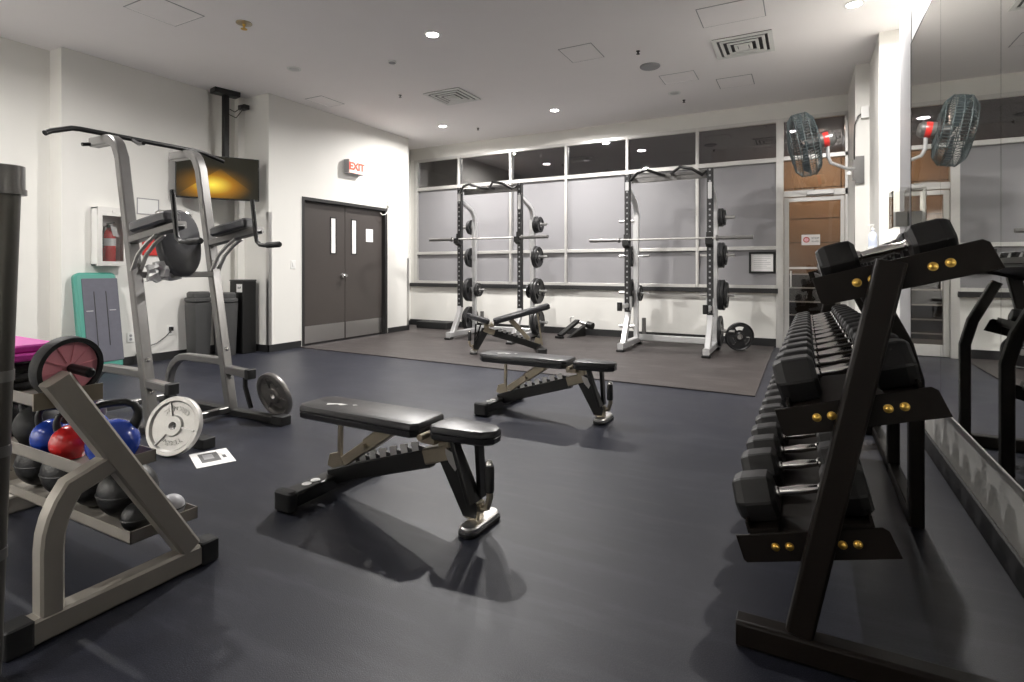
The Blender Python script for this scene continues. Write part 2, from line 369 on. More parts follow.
h = MB((xa, YW, 0)); h.cyl((xa+.035, YW-.045, 1.06), (xa+.035, YW-.02, 1.06), .018); h.build('lock_cylinder', 'steel', do)
cl = thing('door_closer', 'silver door closer arm on the header above the glass door', 'door closer', (.2, YW-.04, 2.25))
MB((.2, YW-.04, 2.25)).bb((.02, YW-.10, 2.215), (.36, YW-.036, 2.275)).build('closer_body', 'steel', cl, bev=.006)
h = MB((.2, YW-.04, 2.25)); h.rect([(.10, YW-.07, 2.285), (.0, YW-.16, 2.285), (-.16, YW-.07, 2.285)], .025, .01); h.cyl((.10, YW-.07, 2.27), (.10, YW-.07, 2.295), .02); h.build('closer_arm', 'chrome', cl)
# sign on the glass door
sg = thing('door_sign', 'small white sign with red round hand symbol on the glass door', 'sign', (.075, YW-.004, 1.575))
MB((.075, YW-.004, 1.575)).bb((-.045, YW-.006, 1.50), (.19, YW-.001, 1.65)).build('sign_face', 'paper', sg)
r = MB((.075, YW-.004, 1.575)); pts = arc((.018, YW-.008, 1.577), .034, 0, 2*PI, 28, (1, 0, 0), (0, 0, 1))[:-1]; r.rect(pts, .013, .003, (0, 1, 0), closed=True); r.build('red_ring', 'red', sg)
r = MB((.075, YW-.004, 1.575)); r.bb((.005, YW-.009, 1.558), (.031, YW-.006, 1.584))
for k in range(4): r.bb((.006+k*.0066, YW-.009, 1.584), (.011+k*.0066, YW-.006, 1.597+(.004 if k in (1, 2) else 0)))
r.build('hand_symbol', 'pink', sg)
mw = frame_matrix((.042, -.006, .025), (1, 0, 0), (0, 0, 1)); text_mesh('STOP', .040, 'lettering', 'ink', sg, frame_matrix((.055, -.005, .022), (1, 0, 0), (0, 0, 1)))
text_mesh('ALARM', .030, 'lettering', 'ink', sg, frame_matrix((.055, -.005, -.024), (1, 0, 0), (0, 0, 1)))
# framed notice on window 6
nf = thing('framed_notice', 'small black framed white notice on the window beside the glass door', 'notice', (-.565, YW, 1.25))
f = MB((-.565, YW, 1.25)); f.rect([(-.73, YW-.005, 1.105), (-.40, YW-.005, 1.105), (-.40, YW-.005, 1.395), (-.73, YW-.005, 1.395)], .03, .022, (0, 1, 0), closed=True); f.build('frame', 'blk', nf)
MB((-.565, YW, 1.25)).bb((-.725, YW-.002, 1.11), (-.405, YW+.008, 1.39)).build('page', 'paper', nf)
f = MB((-.565, YW, 1.25))
for k in range(7): f.bb((-.68, YW-.004, 1.335-k*.028), (-.45-(.05 if k % 3 == 2 else 0), YW-.001, 1.340-k*.028))
f.build('printed_lines', 'grey', nf)

# corridor beyond the glass
struct(MB((0, 10, 0)).bb((-7.9, YW+.1, -.1), (3.2, 13.2, 0)).build('floor_corridor', 'dark'))
struct(MB((0, 10, 0)).bb((-7.9, YW+.1, 3.45), (3.2, 13.2, 3.55)).build('ceiling_corridor', 'dark'))
struct(MB((-6, 12, 0)).bb((-7.9, 12.4, 0), (-1.6, 12.5, 3.5)).build('wall_corridor', 'dark'))
struct(MB((3.1, 11, 0)).bb((3.1, YW+.1, 0), (3.2, 13.2, 3.5)).build('wall_corridor_right', 'wood'))
struct(MB((-7.8, 11, 0)).bb((-7.9, YW+.1, 0), (-7.8, 13.2, 3.5)).build('wall_corridor_left', 'dark'))
struct(MB((.7, 11, 0)).bb((1.25, YW-.1, 0), (1.35, YW+.15, 3.5)).bb((.53, YW, 0), (3.2, YW+.1, 3.5)).build('wall_corridor_near', 'dark'))
wp = thing('panelled_wall', 'brown wood panelled wall above dark panels seen through the glass door', 'wall panelling', (.3, 11.2, 0))
MB((.3, 11.2, 0)).bb((-1.6, 11.2, 1.05), (3.1, 11.3, 3.45)).build('wood_panel', 'wood', wp)
MB((.3, 11.2, 0)).bb((-1.6, 11.2, 0), (3.1, 11.3, 1.05)).build('dark_panel', 'brn', wp)
f = MB((.3, 11.2, 0))
for z in (.08, .31, .55, .80, 1.045): f.bb((-1.6, 11.185, z), (3.1, 11.2, z+.025))
f.build('metal_strip', 'alu', wp)
f = MB((.3, 11.2, 0))
for z in (1.62, 2.05, 2.6): f.bb((-1.6, 11.196, z), (3.1, 11.201, z+.012))
f.bb((.55, 11.196, 1.05), (.562, 11.201, 3.45)); f.build('panel_joint', 'brn', wp)

# ------------------------------------------------------------------ double door (door_1)
dr = struct(bpy.data.objects.new('door_1', None)); C.objects.link(dr); dr.location = (XD-.06, 6.66, 0)
o = (XD-.06, 6.66, 0); DX = XD-.07
f = MB(o); f.bb((XD-.12, 5.72, 0), (XD+.012, 5.765, 2.23)); f.bb((XD-.12, 7.545, 0), (XD+.012, 7.60, 2.23)); f.bb((XD-.12, 5.765, 2.18), (XD+.012, 7.545, 2.23)); f.build('door_frame', 'dframe', dr, bev=.003)
for k, (y0, y1) in enumerate(((5.77, 6.65), (6.66, 7.54))):
    lf = MB(o).bb((DX-.045, y0, .015), (DX, y1, 2.178)).build('door_leaf', 'door', dr)
    MB(o).bb((DX, y0+.012, .03), (DX+.003, y1-.012, .29)).build('kick_plate', 'steel', lf)
    ya = 6.40 if k == 0 else 6.855
    g = MB(o); g.rect([(DX+.002, ya-.055, 1.40), (DX+.002, ya+.055, 1.40), (DX+.002, ya+.055, 1.97), (DX+.002, ya-.055, 1.97)], .02, .012, (1, 0, 0), closed=True); g.build('vision_frame', 'dframe', lf)
    MB(o).bb((DX-.002, ya-.048, 1.41), (DX+.003, ya+.048, 1.96)).build('vision_glass', 'paper', lf)
g = MB(o); g.lathe((DX, 6.60, 1.05), (1, 0, 0), [(.035, 0), (.035, .008), (.014, .012), (.014, .045), (.028, .055), (.032, .07), (.024, .085)]); g.rect([(DX+.06, 6.60, 1.05), (DX+.06, 6.52, 1.05)], .018, .022); g.build('lever_handle', 'chrome', dr)
n = tag(MB((DX, 7.22, 1.72)).bb((DX, 7.14, 1.62), (DX+.003, 7.31, 1.84)).build('paper_notice', 'paper'), 'white paper notice taped to the right leaf of the brown double door', 'notice')
g = MB((DX, 7.22, 1.72))
for k in range(6): g.bb((DX+.003, 7.165, 1.80-k*.03), (DX+.004, 7.285, 1.808-k*.03))
g.build('printed_lines', 'grey', n)
# door switch box, wire at header
t = thing('door_sensor', 'small white sensor box with a wire above the double door', 'sensor', (XD, 7.62, 2.32))
MB((XD, 7.62, 2.32)).bb((XD, 7.58, 2.26), (XD+.04, 7.66, 2.36)).build('sensor_box', 'white', t, bev=.005)
MB((XD, 7.62, 2.32)).tube([(XD+.02, 7.62, 2.26), (XD+.03, 7.60, 2.2), (XD+.04, 7.52, 2.12), (XD+.02, 7.46, 2.1), (XD+.0, 7.42, 2.14)], .008, 8).build('wire', 'white', t)
# exit sign
ex = thing('exit_sign', 'lit red and white exit sign box on the wall above the double door', 'exit sign', (XD, 6.73, 2.81))
MB((XD, 6.73, 2.81)).bb((XD, 6.56, 2.70), (XD+.11, 6.90, 2.925)).build('sign_box', 'grey', ex, bev=.004)
M['exitface'] = mat('lit_sign_face', (.85, .6, .55), .4, emis=(1, .40, .30), estr=1.0)
M['exitred'] = mat('lit_sign_letters', (.8, .05, .03), .4, emis=(1, .05, .02), estr=1.0)
MB((XD, 6.73, 2.81)).bb((XD+.11, 6.57, 2.71), (XD+.116, 6.89, 2.915)).build('sign_face', 'exitface', ex)
text_mesh('EXIT', .165, 'lettering', 'exitred', ex, frame_matrix((.119, 0, .002), (0, 1, 0), (0, 0, 1)), .003, bold=.006)
# switches, outlets
def plate(nm, label, cat, x, y, z, w, h, kind):
    t = thing(nm, label, cat, (x, y, z)); o = (x, y, z)
    MB(o).bb((x, y-w/2, z-h/2), (x+.008, y+w/2, z+h/2)).build('cover_plate', 'white', t, bev=.003)
    if kind == 's': MB(o).bb((x+.008, y-.016, z-.03), (x+.014, y+.016, z+.03)).build('rocker', 'white', t, bev=.002)
    else:
        for k in (-1, 1): MB(o).lathe((x+.008, y, z+k*.022), (1, 0, 0), [(.016, 0), (.016, .002), (.012, .002)]).build('socket', 'grey', t)
plate('light_switch', 'white light switch on the wall left of the double door', 'switch', XD, 5.56, 1.22, .085, .125, 's')
plate('wall_outlet', 'white wall outlet with a cord plugged in beside the bins', 'outlet', XT, 4.17, .37, .08, .12, 'o')
plate('wall_outlet', 'white wall outlet low on the wall beside the leaning step board', 'outlet', XT, 3.70, .33, .08, .12, 'o')
cd = MB((XT+.02, 4.1, .3)); cd.tube([(XT+.035, 4.17, .39), (XT+.06, 4.15, .37), (XT+.06, 4.08, .30), (XT+.05, 3.98, .23), (XT+.05, 3.86, .20), (XT+.05, 3.78, .19), (XT+.05, 3.74, .12), (XT+.06, 3.70, .02)], .006, 8); cd.bb((XT+.012, 4.15, .365), (XT+.045, 4.19, .415))
tag(cd.build('power_cord', 'blk'), 'black power cord running from the wall outlet down to the floor', 'cord')

# ------------------------------------------------------------------ mirrors
edges = [4.99, 3.98, 2.87, 1.76, .65, -.46]
nm = ['farthest mirror panel next to the paper dispenser', 'second mirror panel from the window end, behind the far half of the dumbbell rack', 'third mirror panel from the window end, at the right edge of the photo', 'mirror panel beside the near end of the dumbbell rack', 'nearest mirror panel, beyond the right edge of the photo']
for i in range(5):
    y0, y1 = edges[i+1]+.0025, edges[i]-.0025
    m_ = MB((XR, (y0+y1)/2, .37)); m_.bb((XR-.006, y0, .37), (XR-.0005, y1, 2.83))
    tag(m_.build('wall_mirror', 'mirror'), nm[i], 'mirror', 'wall mirror panels')
struct(MB((XR, 2, .36)).bb((XR-.010, -.46, .358), (XR, 4.99, .37)).build('trim_4', 'alu'))
M['endshade'] = mat('painted_shade_grey', (.36, .36, .37), .45, metal=.2)
struct(MB((XR, 5.2, 0)).bb((XR-.004, 5.002, .11), (XR+.0, 5.552, H)).bb((XR-.004, 5.55, .11), (XR+.1, 5.555, H)).build('wall_end_shade', 'endshade'))  # thin sheet over the wall end; its grey paints in the shade there
struct(MB((XR, 4.99, 1)).bb((XR-.008, 4.99, .36), (XR, 5.0, 2.84)).bb((XR-.008, -.46, 2.83), (XR, 4.99, 2.84)).build('trim_5', 'sill'))

# ------------------------------------------------------------------ ceiling items
def downlight(x, y, label, on=True):
    t = thing('recessed_downlight', label, 'ceiling light', (x, y, H), 0, 'recessed ceiling downlights'); o = (x, y, H)
    MB(o).lathe((x, y, H), (0, 0, -1), [(.085, -.002), (.085, .006), (.065, .008), (.060, -.002)], 28).build('trim_ring', 'white', t)
    MB(o).lathe((x, y, H), (0, 0, -1), [(.058, 0), (.058, .004)], 24).build('lens', 'lens' if on else 'lensoff', t)
LIGHTS = [(-3.42, 4.66, 'bright ceiling downlight in the middle of the ceiling, the most glaring one', 1.25), (-3.40, 7.78, 'bright ceiling downlight in front of the left window rack', .8), (-5.47, 7.75, 'bright ceiling downlight near the wall by the double door', .8), (.40, 5.95, 'bright ceiling downlight beside the top of the mirror wall', .70),
          (-5.47, 1.55, 'ceiling downlight above the left wall, out of the photo', .78)]
FILL_LIGHTS = [(-6.0, -2.45, 'added fill downlight at the back wall, left end'), (-4.1, -2.45, 'added fill downlight at the back wall, second from the left'), (-2.2, -2.45, 'added fill downlight at the back wall, right end')]  # unseen lamps added behind the camera to bounce soft fill off wall_back
for x_, y_, l_ in FILL_LIGHTS: LIGHTS.append((x_, y_, l_, 1.5 if x_ < -3 else .45))
for x, y, lb, _ in LIGHTS: downlight(x, y, lb)
downlight(-5.50, 4.67, 'unlit ceiling downlight near the hanging television', False)
downlight(-1.60, 7.80, 'unlit ceiling downlight between the right rack and the fan', False)
def vent(x, y, label):
    t = thing('ceiling_vent', label, 'vent', (x, y, H), 0, 'square ceiling vents'); o = (x, y, H); w = .29
    MB(o).bb((x-w, y-w, H-.004), (x+w, y+w, H+.0)).build('backing', 'blk', t)
    for k in range(4):
        ww = w-.018-k*.066; z = H-.012-k*.004
        MB(o).rect([(x-ww, y-ww, z), (x+ww, y-ww, z), (x+ww, y+ww, z), (x-ww, y+ww, z)], .030 if k else .045, .012, (0, 0, 1), closed=True).build('louvre_frame' if k == 0 else 'louvre', 'white', t)
    MB(o).bb((x-.05, y-.05, H-.03), (x+.05, y+.05, H-.024)).build('louvre', 'white', t)
vent(-4.40, 6.47, 'square ceiling air vent left of the middle of the room'); vent(-.59, 6.47, 'square ceiling air vent near the mirror wall')
def panel(x, y, w, d, label):
    o = (x, y, H); p = MB(o); p.rect([(x-w/2, y-d/2, H-.002), (x+w/2, y-d/2, H-.002), (x+w/2, y+d/2, H-.002), (x-w/2, y+d/2, H-.002)], .012, .006, (0, 0, 1), closed=True); p.bb((x-w/2, y-d/2, H-.002), (x+w/2, y+d/2, H))
    ap = tag(p.build('access_panel', 'ceil'), label, 'access panel', 'ceiling access panels')
    w += .02; d += .02; g = MB(o); g.rect([(x-w/2, y-d/2, H-.001), (x+w/2, y-d/2, H-.001), (x+w/2, y+d/2, H-.001), (x-w/2, y+d/2, H-.001)], .010, .004, (0, 0, 1), closed=True); g.build('panel_gap', 'grey', ap)
for x, y, w, d, lb in ((-6.18, 5.80, .3, .42, 'flush ceiling access panel above the wall with the exit sign'), (-2.23, 5.86, .36, .42, 'flush ceiling access panel between the two bright downlights'), (-.62, 5.60, .55, .42, 'flush ceiling access panel just in front of the right air vent'), (-1.42, 7.20, .40, .34, 'flush ceiling access panel beside the round ceiling speaker'), (-5.35, 3.05, .45, .45, 'flush ceiling access panel at the upper left of the photo'), (-.80, 7.70, .4, .4, 'flush ceiling access panel in front of the wall fan')):
    panel(x, y, w, d, lb)
def disc(nm, label, cat, x, y, r, m='white', h=.02):
    t = thing(nm, label, cat, (x, y, H)); o = (x, y, H)
    MB(o).lathe((x, y, H), (0, 0, -1), [(r, 0), (r, h*.5), (r*.9, h), (r*.5, h*1.05)], 28).build('rim', m, t)
    MB(o).lathe((x, y, H-h), (0, 0, -1), [(r*.8, 0), (r*.8, .004), (r*.3, .006)], 28).build('grille', 'grey', t)
disc('ceiling_speaker', 'round grey ceiling speaker left of the right air vent', 'speaker', -1.646, 6.62, .12, 'grey')
disc('smoke_detector', 'small round detector on the ceiling left of the bright downlight', 'detector', -4.28, 5.04, .05)
t = thing('sprinkler_head', 'brass sprinkler head with round plate at the upper left of the ceiling', 'sprinkler', (-4.911, 3.565, H)); o = (-4.911, 3.565, H)
MB(o).lathe(o, (0, 0, -1), [(.075, 0), (.075, .006), (.05, .012), (.02, .014)], 26).build('escutcheon', 'champ', t)
s_ = MB(o); s_.lathe((o[0], o[1], H-.012), (0, 0, -1), [(.014, 0), (.014, .02), (.008, .022), (.008, .045), (.03, .047), (.03, .05)]); s_.build('head', 'brass', t)
for x, y, lb in ((-1.65, 6.10, 'tiny black sprinkler head between the bright light and the speaker'), (-1.545, 8.19, 'tiny black sprinkler head near the window above the right rack'), (-5.02, 6.08, 'tiny black sprinkler head left of the left air vent'), (-5.01, 8.15, 'tiny black sprinkler head near the window above the left rack')):
    s_ = MB((x, y, H)); s_.lathe((x, y, H), (0, 0, -1), [(.022, 0), (.022, .006), (.010, .008), (.010, .03), (.02, .032), (.02, .036)], 14); tag(s_.build('pendant_sprinkler', 'blk'), lb, 'sprinkler', 'small black sprinkler heads')

# ------------------------------------------------------------------ tv with ceiling mount
tvc = Vector((-6.82, 4.58, 2.36)); ux = Vector((.524, .852, 0)); un = Vector((.852, -.524, 0))
R = Matrix((ux, -un, Vector((0, 0, 1)))).transposed()
tv = thing('television', 'flat television with a golden mountain picture hanging from the ceiling', 'television', tvc, math.atan2(ux.y, ux.x))
MB().bb((-.49, -.0, -.285), (.49, .045, .285)).build('housing', 'blk', tv, bev=.006)
MB().bb((-.477, -.004, -.268), (.477, .0, .272)).build('screen', 'screen', tv)
mt_ = thing('ceiling_mount', 'black ceiling pole mount carrying the television', 'tv mount', (-7.0, 4.80, H)); o = (-7.0, 4.80, H)
MB(o).box((-7.0, 4.80, H-.035), (.16, .34, .07), Matrix.Rotation(-.2, 3, 'Z')).build('ceiling_plate', 'blk', mt_, bev=.008)
g = MB(o); g.bb((-7.035, 4.765, 2.40), (-6.965, 4.835, H-.06)); g.build('pole', 'blk', mt_, bev=.006)
g = MB(o); g.box((-6.93, 4.70, 2.38), (.24, .12, .18), Matrix.Rotation(-.55, 3, 'Z')); g.build('bracket', 'blk', mt_)
g = MB((-6.95, 5.0, 3.4)); g.bb((-7.02, 5.0, 3.39), (-6.88, 5.08, 3.45)); g.tube([(-6.95, 5.0, 3.41), (-6.97, 4.92, 3.33), (-7.0, 4.86, 3.36)], .006, 8); g.tube([(-6.92, 5.02, 3.40), (-6.96, 4.93, 3.25), (-6.99, 4.85, 3.28)], .006, 8)
tag(g.build('cable_box', 'blk'), 'small black box with dangling cables beside the ceiling mount', 'cable box')
g = MB((-7.12, 5.08, 0)); g.bb((-7.16, 5.05, .1), (-7.08, 5.149, H)); tag(g.build('pipe_casing', 'wall'), 'narrow white vertical casing in the wall corner behind the television', 'pipe casing')

# ------------------------------------------------------------------ extinguisher cabinet, signs on the tv wall
cb = thing('extinguisher_cabinet', 'white framed glass cabinet on the wall holding a red extinguisher', 'cabinet', (XT, 3.44, 1.53)); o = (XT, 3.44, 1.53)
g = MB(o); x = XT; g.bb((x, 3.285, 1.20), (x+.006, 3.595, 1.865))
for a, c in (((3.285, 1.20), (3.30, 1.865)), ((3.58, 1.20), (3.595, 1.865)), ((3.285, 1.20), (3.595, 1.215)), ((3.285, 1.85), (3.595, 1.865))): g.bb((x, *a), (x+.14, *c))
g.build('box', 'white', cb)
g = MB(o); g.rect([(x+.145, 3.305, 1.222), (x+.145, 3.575, 1.222), (x+.145, 3.575, 1.843), (x+.145, 3.305, 1.843)], .05, .016, (1, 0, 0), closed=True); g.bb((x+.137, 3.28, 1.77), (x+.152, 3.60, 1.867)); g.bb((x+.14, 3.27, 1.195), (x+.165, 3.61, 1.215)); g.build('door_frame', 'alu', cb)
MB(o).bb((x+.143, 3.32, 1.235), (x+.146, 3.56, 1.79)).build('door_glass', glassmat('cabinet_glass', (.97, .97, .97)), cb)
MB(o).bb((x+.153, 3.43, 1.81), (x+.158, 3.46, 1.835)).build('latch', 'steel', cb)
fe = thing('fire_extinguisher', 'red fire extinguisher with white label inside the wall cabinet', 'fire extinguisher', (XT+.075, 3.43, 1.216)); o = (XT+.075, 3.43, 1.216); x, y = o[0], o[1]
MB(o).lathe((x, y, 1.216), (0, 0, 1), [(.062, 0), (.068, .01), (.068, .33), (.055, .37), (.025, .395), (.02, .42)], 26).build('cylinder', 'redv', fe)
MB(o).lathe((x, y, 1.216), (0, 0, 1), [(.0685, .21), (.0692, .215), (.0692, .29), (.0685, .295)], 26).build('white_label', 'paper', fe)
g = MB(o); g.lathe((x, y, 1.216), (0, 0, 1), [(.022, .42), (.022, .45), (.012, .46)]); g.rect([(x, y-.02, 1.68), (x, y+.06, 1.70)], .02, .012); g.rect([(x, y-.02, 1.665), (x, y+.055, 1.655)], .02, .01); g.build('valve_head', 'blk', fe)
g = MB(o); g.tube([(x, y-.015, 1.655), (x+.01, y-.05, 1.64), (x+.02, y-.068, 1.55), (x+.02, y-.07, 1.40)], .010, 8); g.build('hose', 'blk', fe)
g = MB(o); g.prism([(x+.056, y-.01, 1.66), (x+.056, y+.05, 1.645), (x+.064, y+.075, 1.53), (x+.064, y+.012, 1.54)], (.002, 0, 0)); g.build('hang_tag', 'paper', fe)
g = MB((XT, 3.98, 1.44)); g.rbox((XT+.012, 3.985, 1.45), (.024, .31, .25), .01); so = tag(g.build('safety_sign', 'red'), 'red square sign on the wall behind the pull-up tower', 'sign')
pl = thing('wall_placard', 'pale grey outlined placard on the wall above the red sign', 'placard', (XT, 3.90, 1.93)); o = (XT, 3.90, 1.93)
MB(o).bb((XT, 3.77, 1.83), (XT+.006, 4.03, 2.03)).build('board', 'white', pl)
MB(o).rect([(XT+.006, 3.775, 1.835), (XT+.006, 4.025, 1.835), (XT+.006, 4.025, 2.025), (XT+.006, 3.775, 2.025)], .012, .006, (1, 0, 0), closed=True).build('border', 'grey', pl)

# step board leaning on the wall
sb = thing('aerobic_step', 'grey step board with teal rim leaning upright against the wall', 'step board', (-7.0, 3.27, 0)); o = (-7.0, 3.27, 0)
ba = Vector((-6.985, 0, .008)); tp = Vector((-7.165, 0, 1.11)); ax = (tp-ba).normalized(); nn = Vector((ax.z, 0, -ax.x)); yy = Vector((0, 1, 0))
Rs = Matrix((yy, ax, nn.cross(Vector((0, 0, 0))) if False else yy.cross(ax))).transposed()
L = (tp-ba).length; ctr = ba+ax*(L/2)+Vector((0, 3.285, 0))+yy.cross(ax)*.02
MB(o).rbox(ctr, (.42, L, .10), .06, Rs, 6).build('rim', 'teal', sb)
nrm = yy.cross(ax)
sgn = 1 if nrm.x > 0 else -1
g = MB(o); g.rbox(ctr+nrm*(.052*sgn)+yy*.03+ax*.015, (.36, L-.17, .012), .012, Rs); g.build('rubber_top', 'slate', sb)
for k in (-1, 1):
    g = MB(o); g.rbox(ctr+nrm*(.058*sgn)+yy*(.02+k*.06)+ax*.03, (.008, L-.5, .006), .003, Rs); g.build('groove', 'blk', sb)
    g = MB(o); g.rbox(ctr+nrm*(.058*sgn)+yy*(.02+k*.115)+ax*.12, (.07, .012, .005), .004, Rs); g.build('logo_bar', 'grey', sb)

# bins by the wall
def bin_(o, w, d, h, label, nm='waste_bin', sticker=False):
    t = thing(nm, label, 'bin', o); x, y = o[0], o[1]
    g = MB(o); rings = []
    for z, s_ in ((0, .80), (.02, .82), (h*.82, 1.0)):
        rings.append([(x+sx*w/2*s_, y+sy*d/2*s_, z) for sx, sy in ((-1, -1), (-.8, -1.06), (.8, -1.06), (1, -1), (1.06, -.8), (1.06, .8), (1, 1), (.8, 1.06), (-.8, 1.06), (-1, 1), (-1.06, .8), (-1.06, -.8))])
    vs = [p for r_ in rings for p in r_]; k = 12
    g.add(vs, [(i*k+q, i*k+(q+1) % k, (i+1)*k+(q+1) % k, (i+1)*k+q) for i in range(2) for q in range(k)]+[tuple(range(k))[::-1], tuple(2*k+q for q in range(k))])
    g.build('body', 'bin', t)
    g = MB(o); g.rbox((x, y, h*.86), (w*1.1, d*1.1, .06), .04); g.build('rim', 'bin', t)
    g = MB(o); g.rbox((x, y, h*.93), (w*1.0, d*1.0, h*.10), .06, None, 5); g.build('lid', 'bin', t)
    return t
bin_((-7.0, 4.42, 0), .23, .23, .88, 'dark grey bin with rounded lid, left of the two bins by the wall')
bin_((-6.86, 4.70, 0), .25, .20, .86, 'dark grey bin with flared rim beside the tall black cabinet bin')
t = thing('tall_bin', 'tall square black bin with a white label behind the two grey bins', 'bin', (-6.88, 4.98, 0)); o = (-6.88, 4.98, 0)
MB(o).rbox((-6.88, 4.98, .495), (.28, .21, .99), .012).build('body', 'blk', t)
MB(o).rbox((-6.88, 4.98, 1.0), (.29, .22, .02), .012).build('lid', 'bin', t)
MB(o).bb((-6.87, 4.8715, .84), (-6.755, 4.875, .95)).build('label', 'paper', t)
text_mesh('Staff', .04, 'lettering', 'ink', t, frame_matrix((.068, -.110, .90), (1, 0, 0), (0, 0, 1)), .001)

# floor paper
fp = thing('floor_paper', 'white printed sheet lying on the floor beside the pull-up tower', 'paper', (-3.22, 2.12, 0), math.radians(-24))
MB().bb((-.15, -.105, .001), (.15, .105, .003)).build('sheet', 'paper', fp)
MB().bb((-.11, -.065, .003), (.075, .04, .0036)).build('printed_picture', 'ink', fp)
MB().bb((-.08, -.045, .0036), (.02, .01, .0042)).build('printed_detail', 'grey', fp)
MB().bb((-.02, .055, .003), (.04, .075, .0036)).build('printed_mark', 'ink', fp)

# ------------------------------------------------------------------ plates
def plate_mesh(Rr, t, hub=.05, grips=3, rim=.025):
    """rubber grip plate, axis +X, centre at origin"""
    m_ = MB(); n = 48
    rr = [.026, hub, hub+.012, Rr*.46, Rr*.72, Rr-rim, Rr-rim*.6, Rr-.006, Rr]
    th = [t*.5, t*.5, t*.28, t*.28, t*.28, t*.28, t*.5, t*.5, t*.38]
    def hole(i, q):
        if i != 3 or not grips: return False
        w = n//grips; return (q % w) >= w*.30 and (q % w) < w*.75
    idx = {}
    vs = []
    for sd in (1, -1):
        for i, r_ in enumerate(rr):
            for q in range(n):
                a = 2*PI*q/n; idx[(sd, i, q)] = len(vs); vs.append((sd*th[i], r_*math.cos(a), r_*math.sin(a)))
    fs = []
    for i in range(len(rr)-1):
        for q in range(n):
            p = (q+1) % n
            if hole(i, q): continue
            fs.append((idx[(1, i, q)], idx[(1, i+1, q)], idx[(1, i+1, p)], idx[(1, i, p)])); fs.append((idx[(-1, i, q)], idx[(-1, i, p)], idx[(-1, i+1, p)], idx[(-1, i+1, q)]))
    for q in range(n):
        p = (q+1) % n; k = len(rr)-1
        fs.append((idx[(1, k, q)], idx[(-1, k, q)], idx[(-1, k, p)], idx[(1, k, p)])); fs.append((idx[(1, 0, q)], idx[(1, 0, p)], idx[(-1, 0, p)], idx[(-1, 0, q)]))
        if hole(3, q):
            for i in (3, 4): fs.append((idx[(1, i, q)], idx[(1, i, p)], idx[(-1, i, p)], idx[(-1, i, q)]))
            if not hole(3, (q-1) % n): fs.append((idx[(1, 3, q)], idx[(-1, 3, q)], idx[(-1, 4, q)], idx[(1, 4, q)]))
            if not hole(3, p): fs.append((idx[(1, 3, p)], idx[(1, 4, p)], idx[(-1, 4, p)], idx[(-1, 3, p)]))
    m_.add(vs, fs); return m_
def make_plate(Rr, t, label, m='iron'):
    r = thing('weight_plate', label, 'weight plate', (0, 0, 0))
    plate_mesh(Rr, t).build('disc', m, r, ang=35)
    g = MB(); g.lathe((-t*.5-.001, 0, 0), (1, 0, 0), [(.027, 0), (.038, 0), (.038, t+.002), (.027, t+.002), (.0255, t*.5)], 24)
    g.build('hub_sleeve', 'steel', r)
    return r
PL = {}
def plate_at(Rr, t, loc, label, rot=(0, 0, 0), group=None):
    key = (Rr, t)
    if key not in PL: PL[key] = o_ = make_plate(Rr, t, label)
    else: o_ = copy_tree(PL[key])
    o_.location = loc; o_.rotation_euler = rot; o_['label'] = label
    if group: o_['group'] = group
    return o_

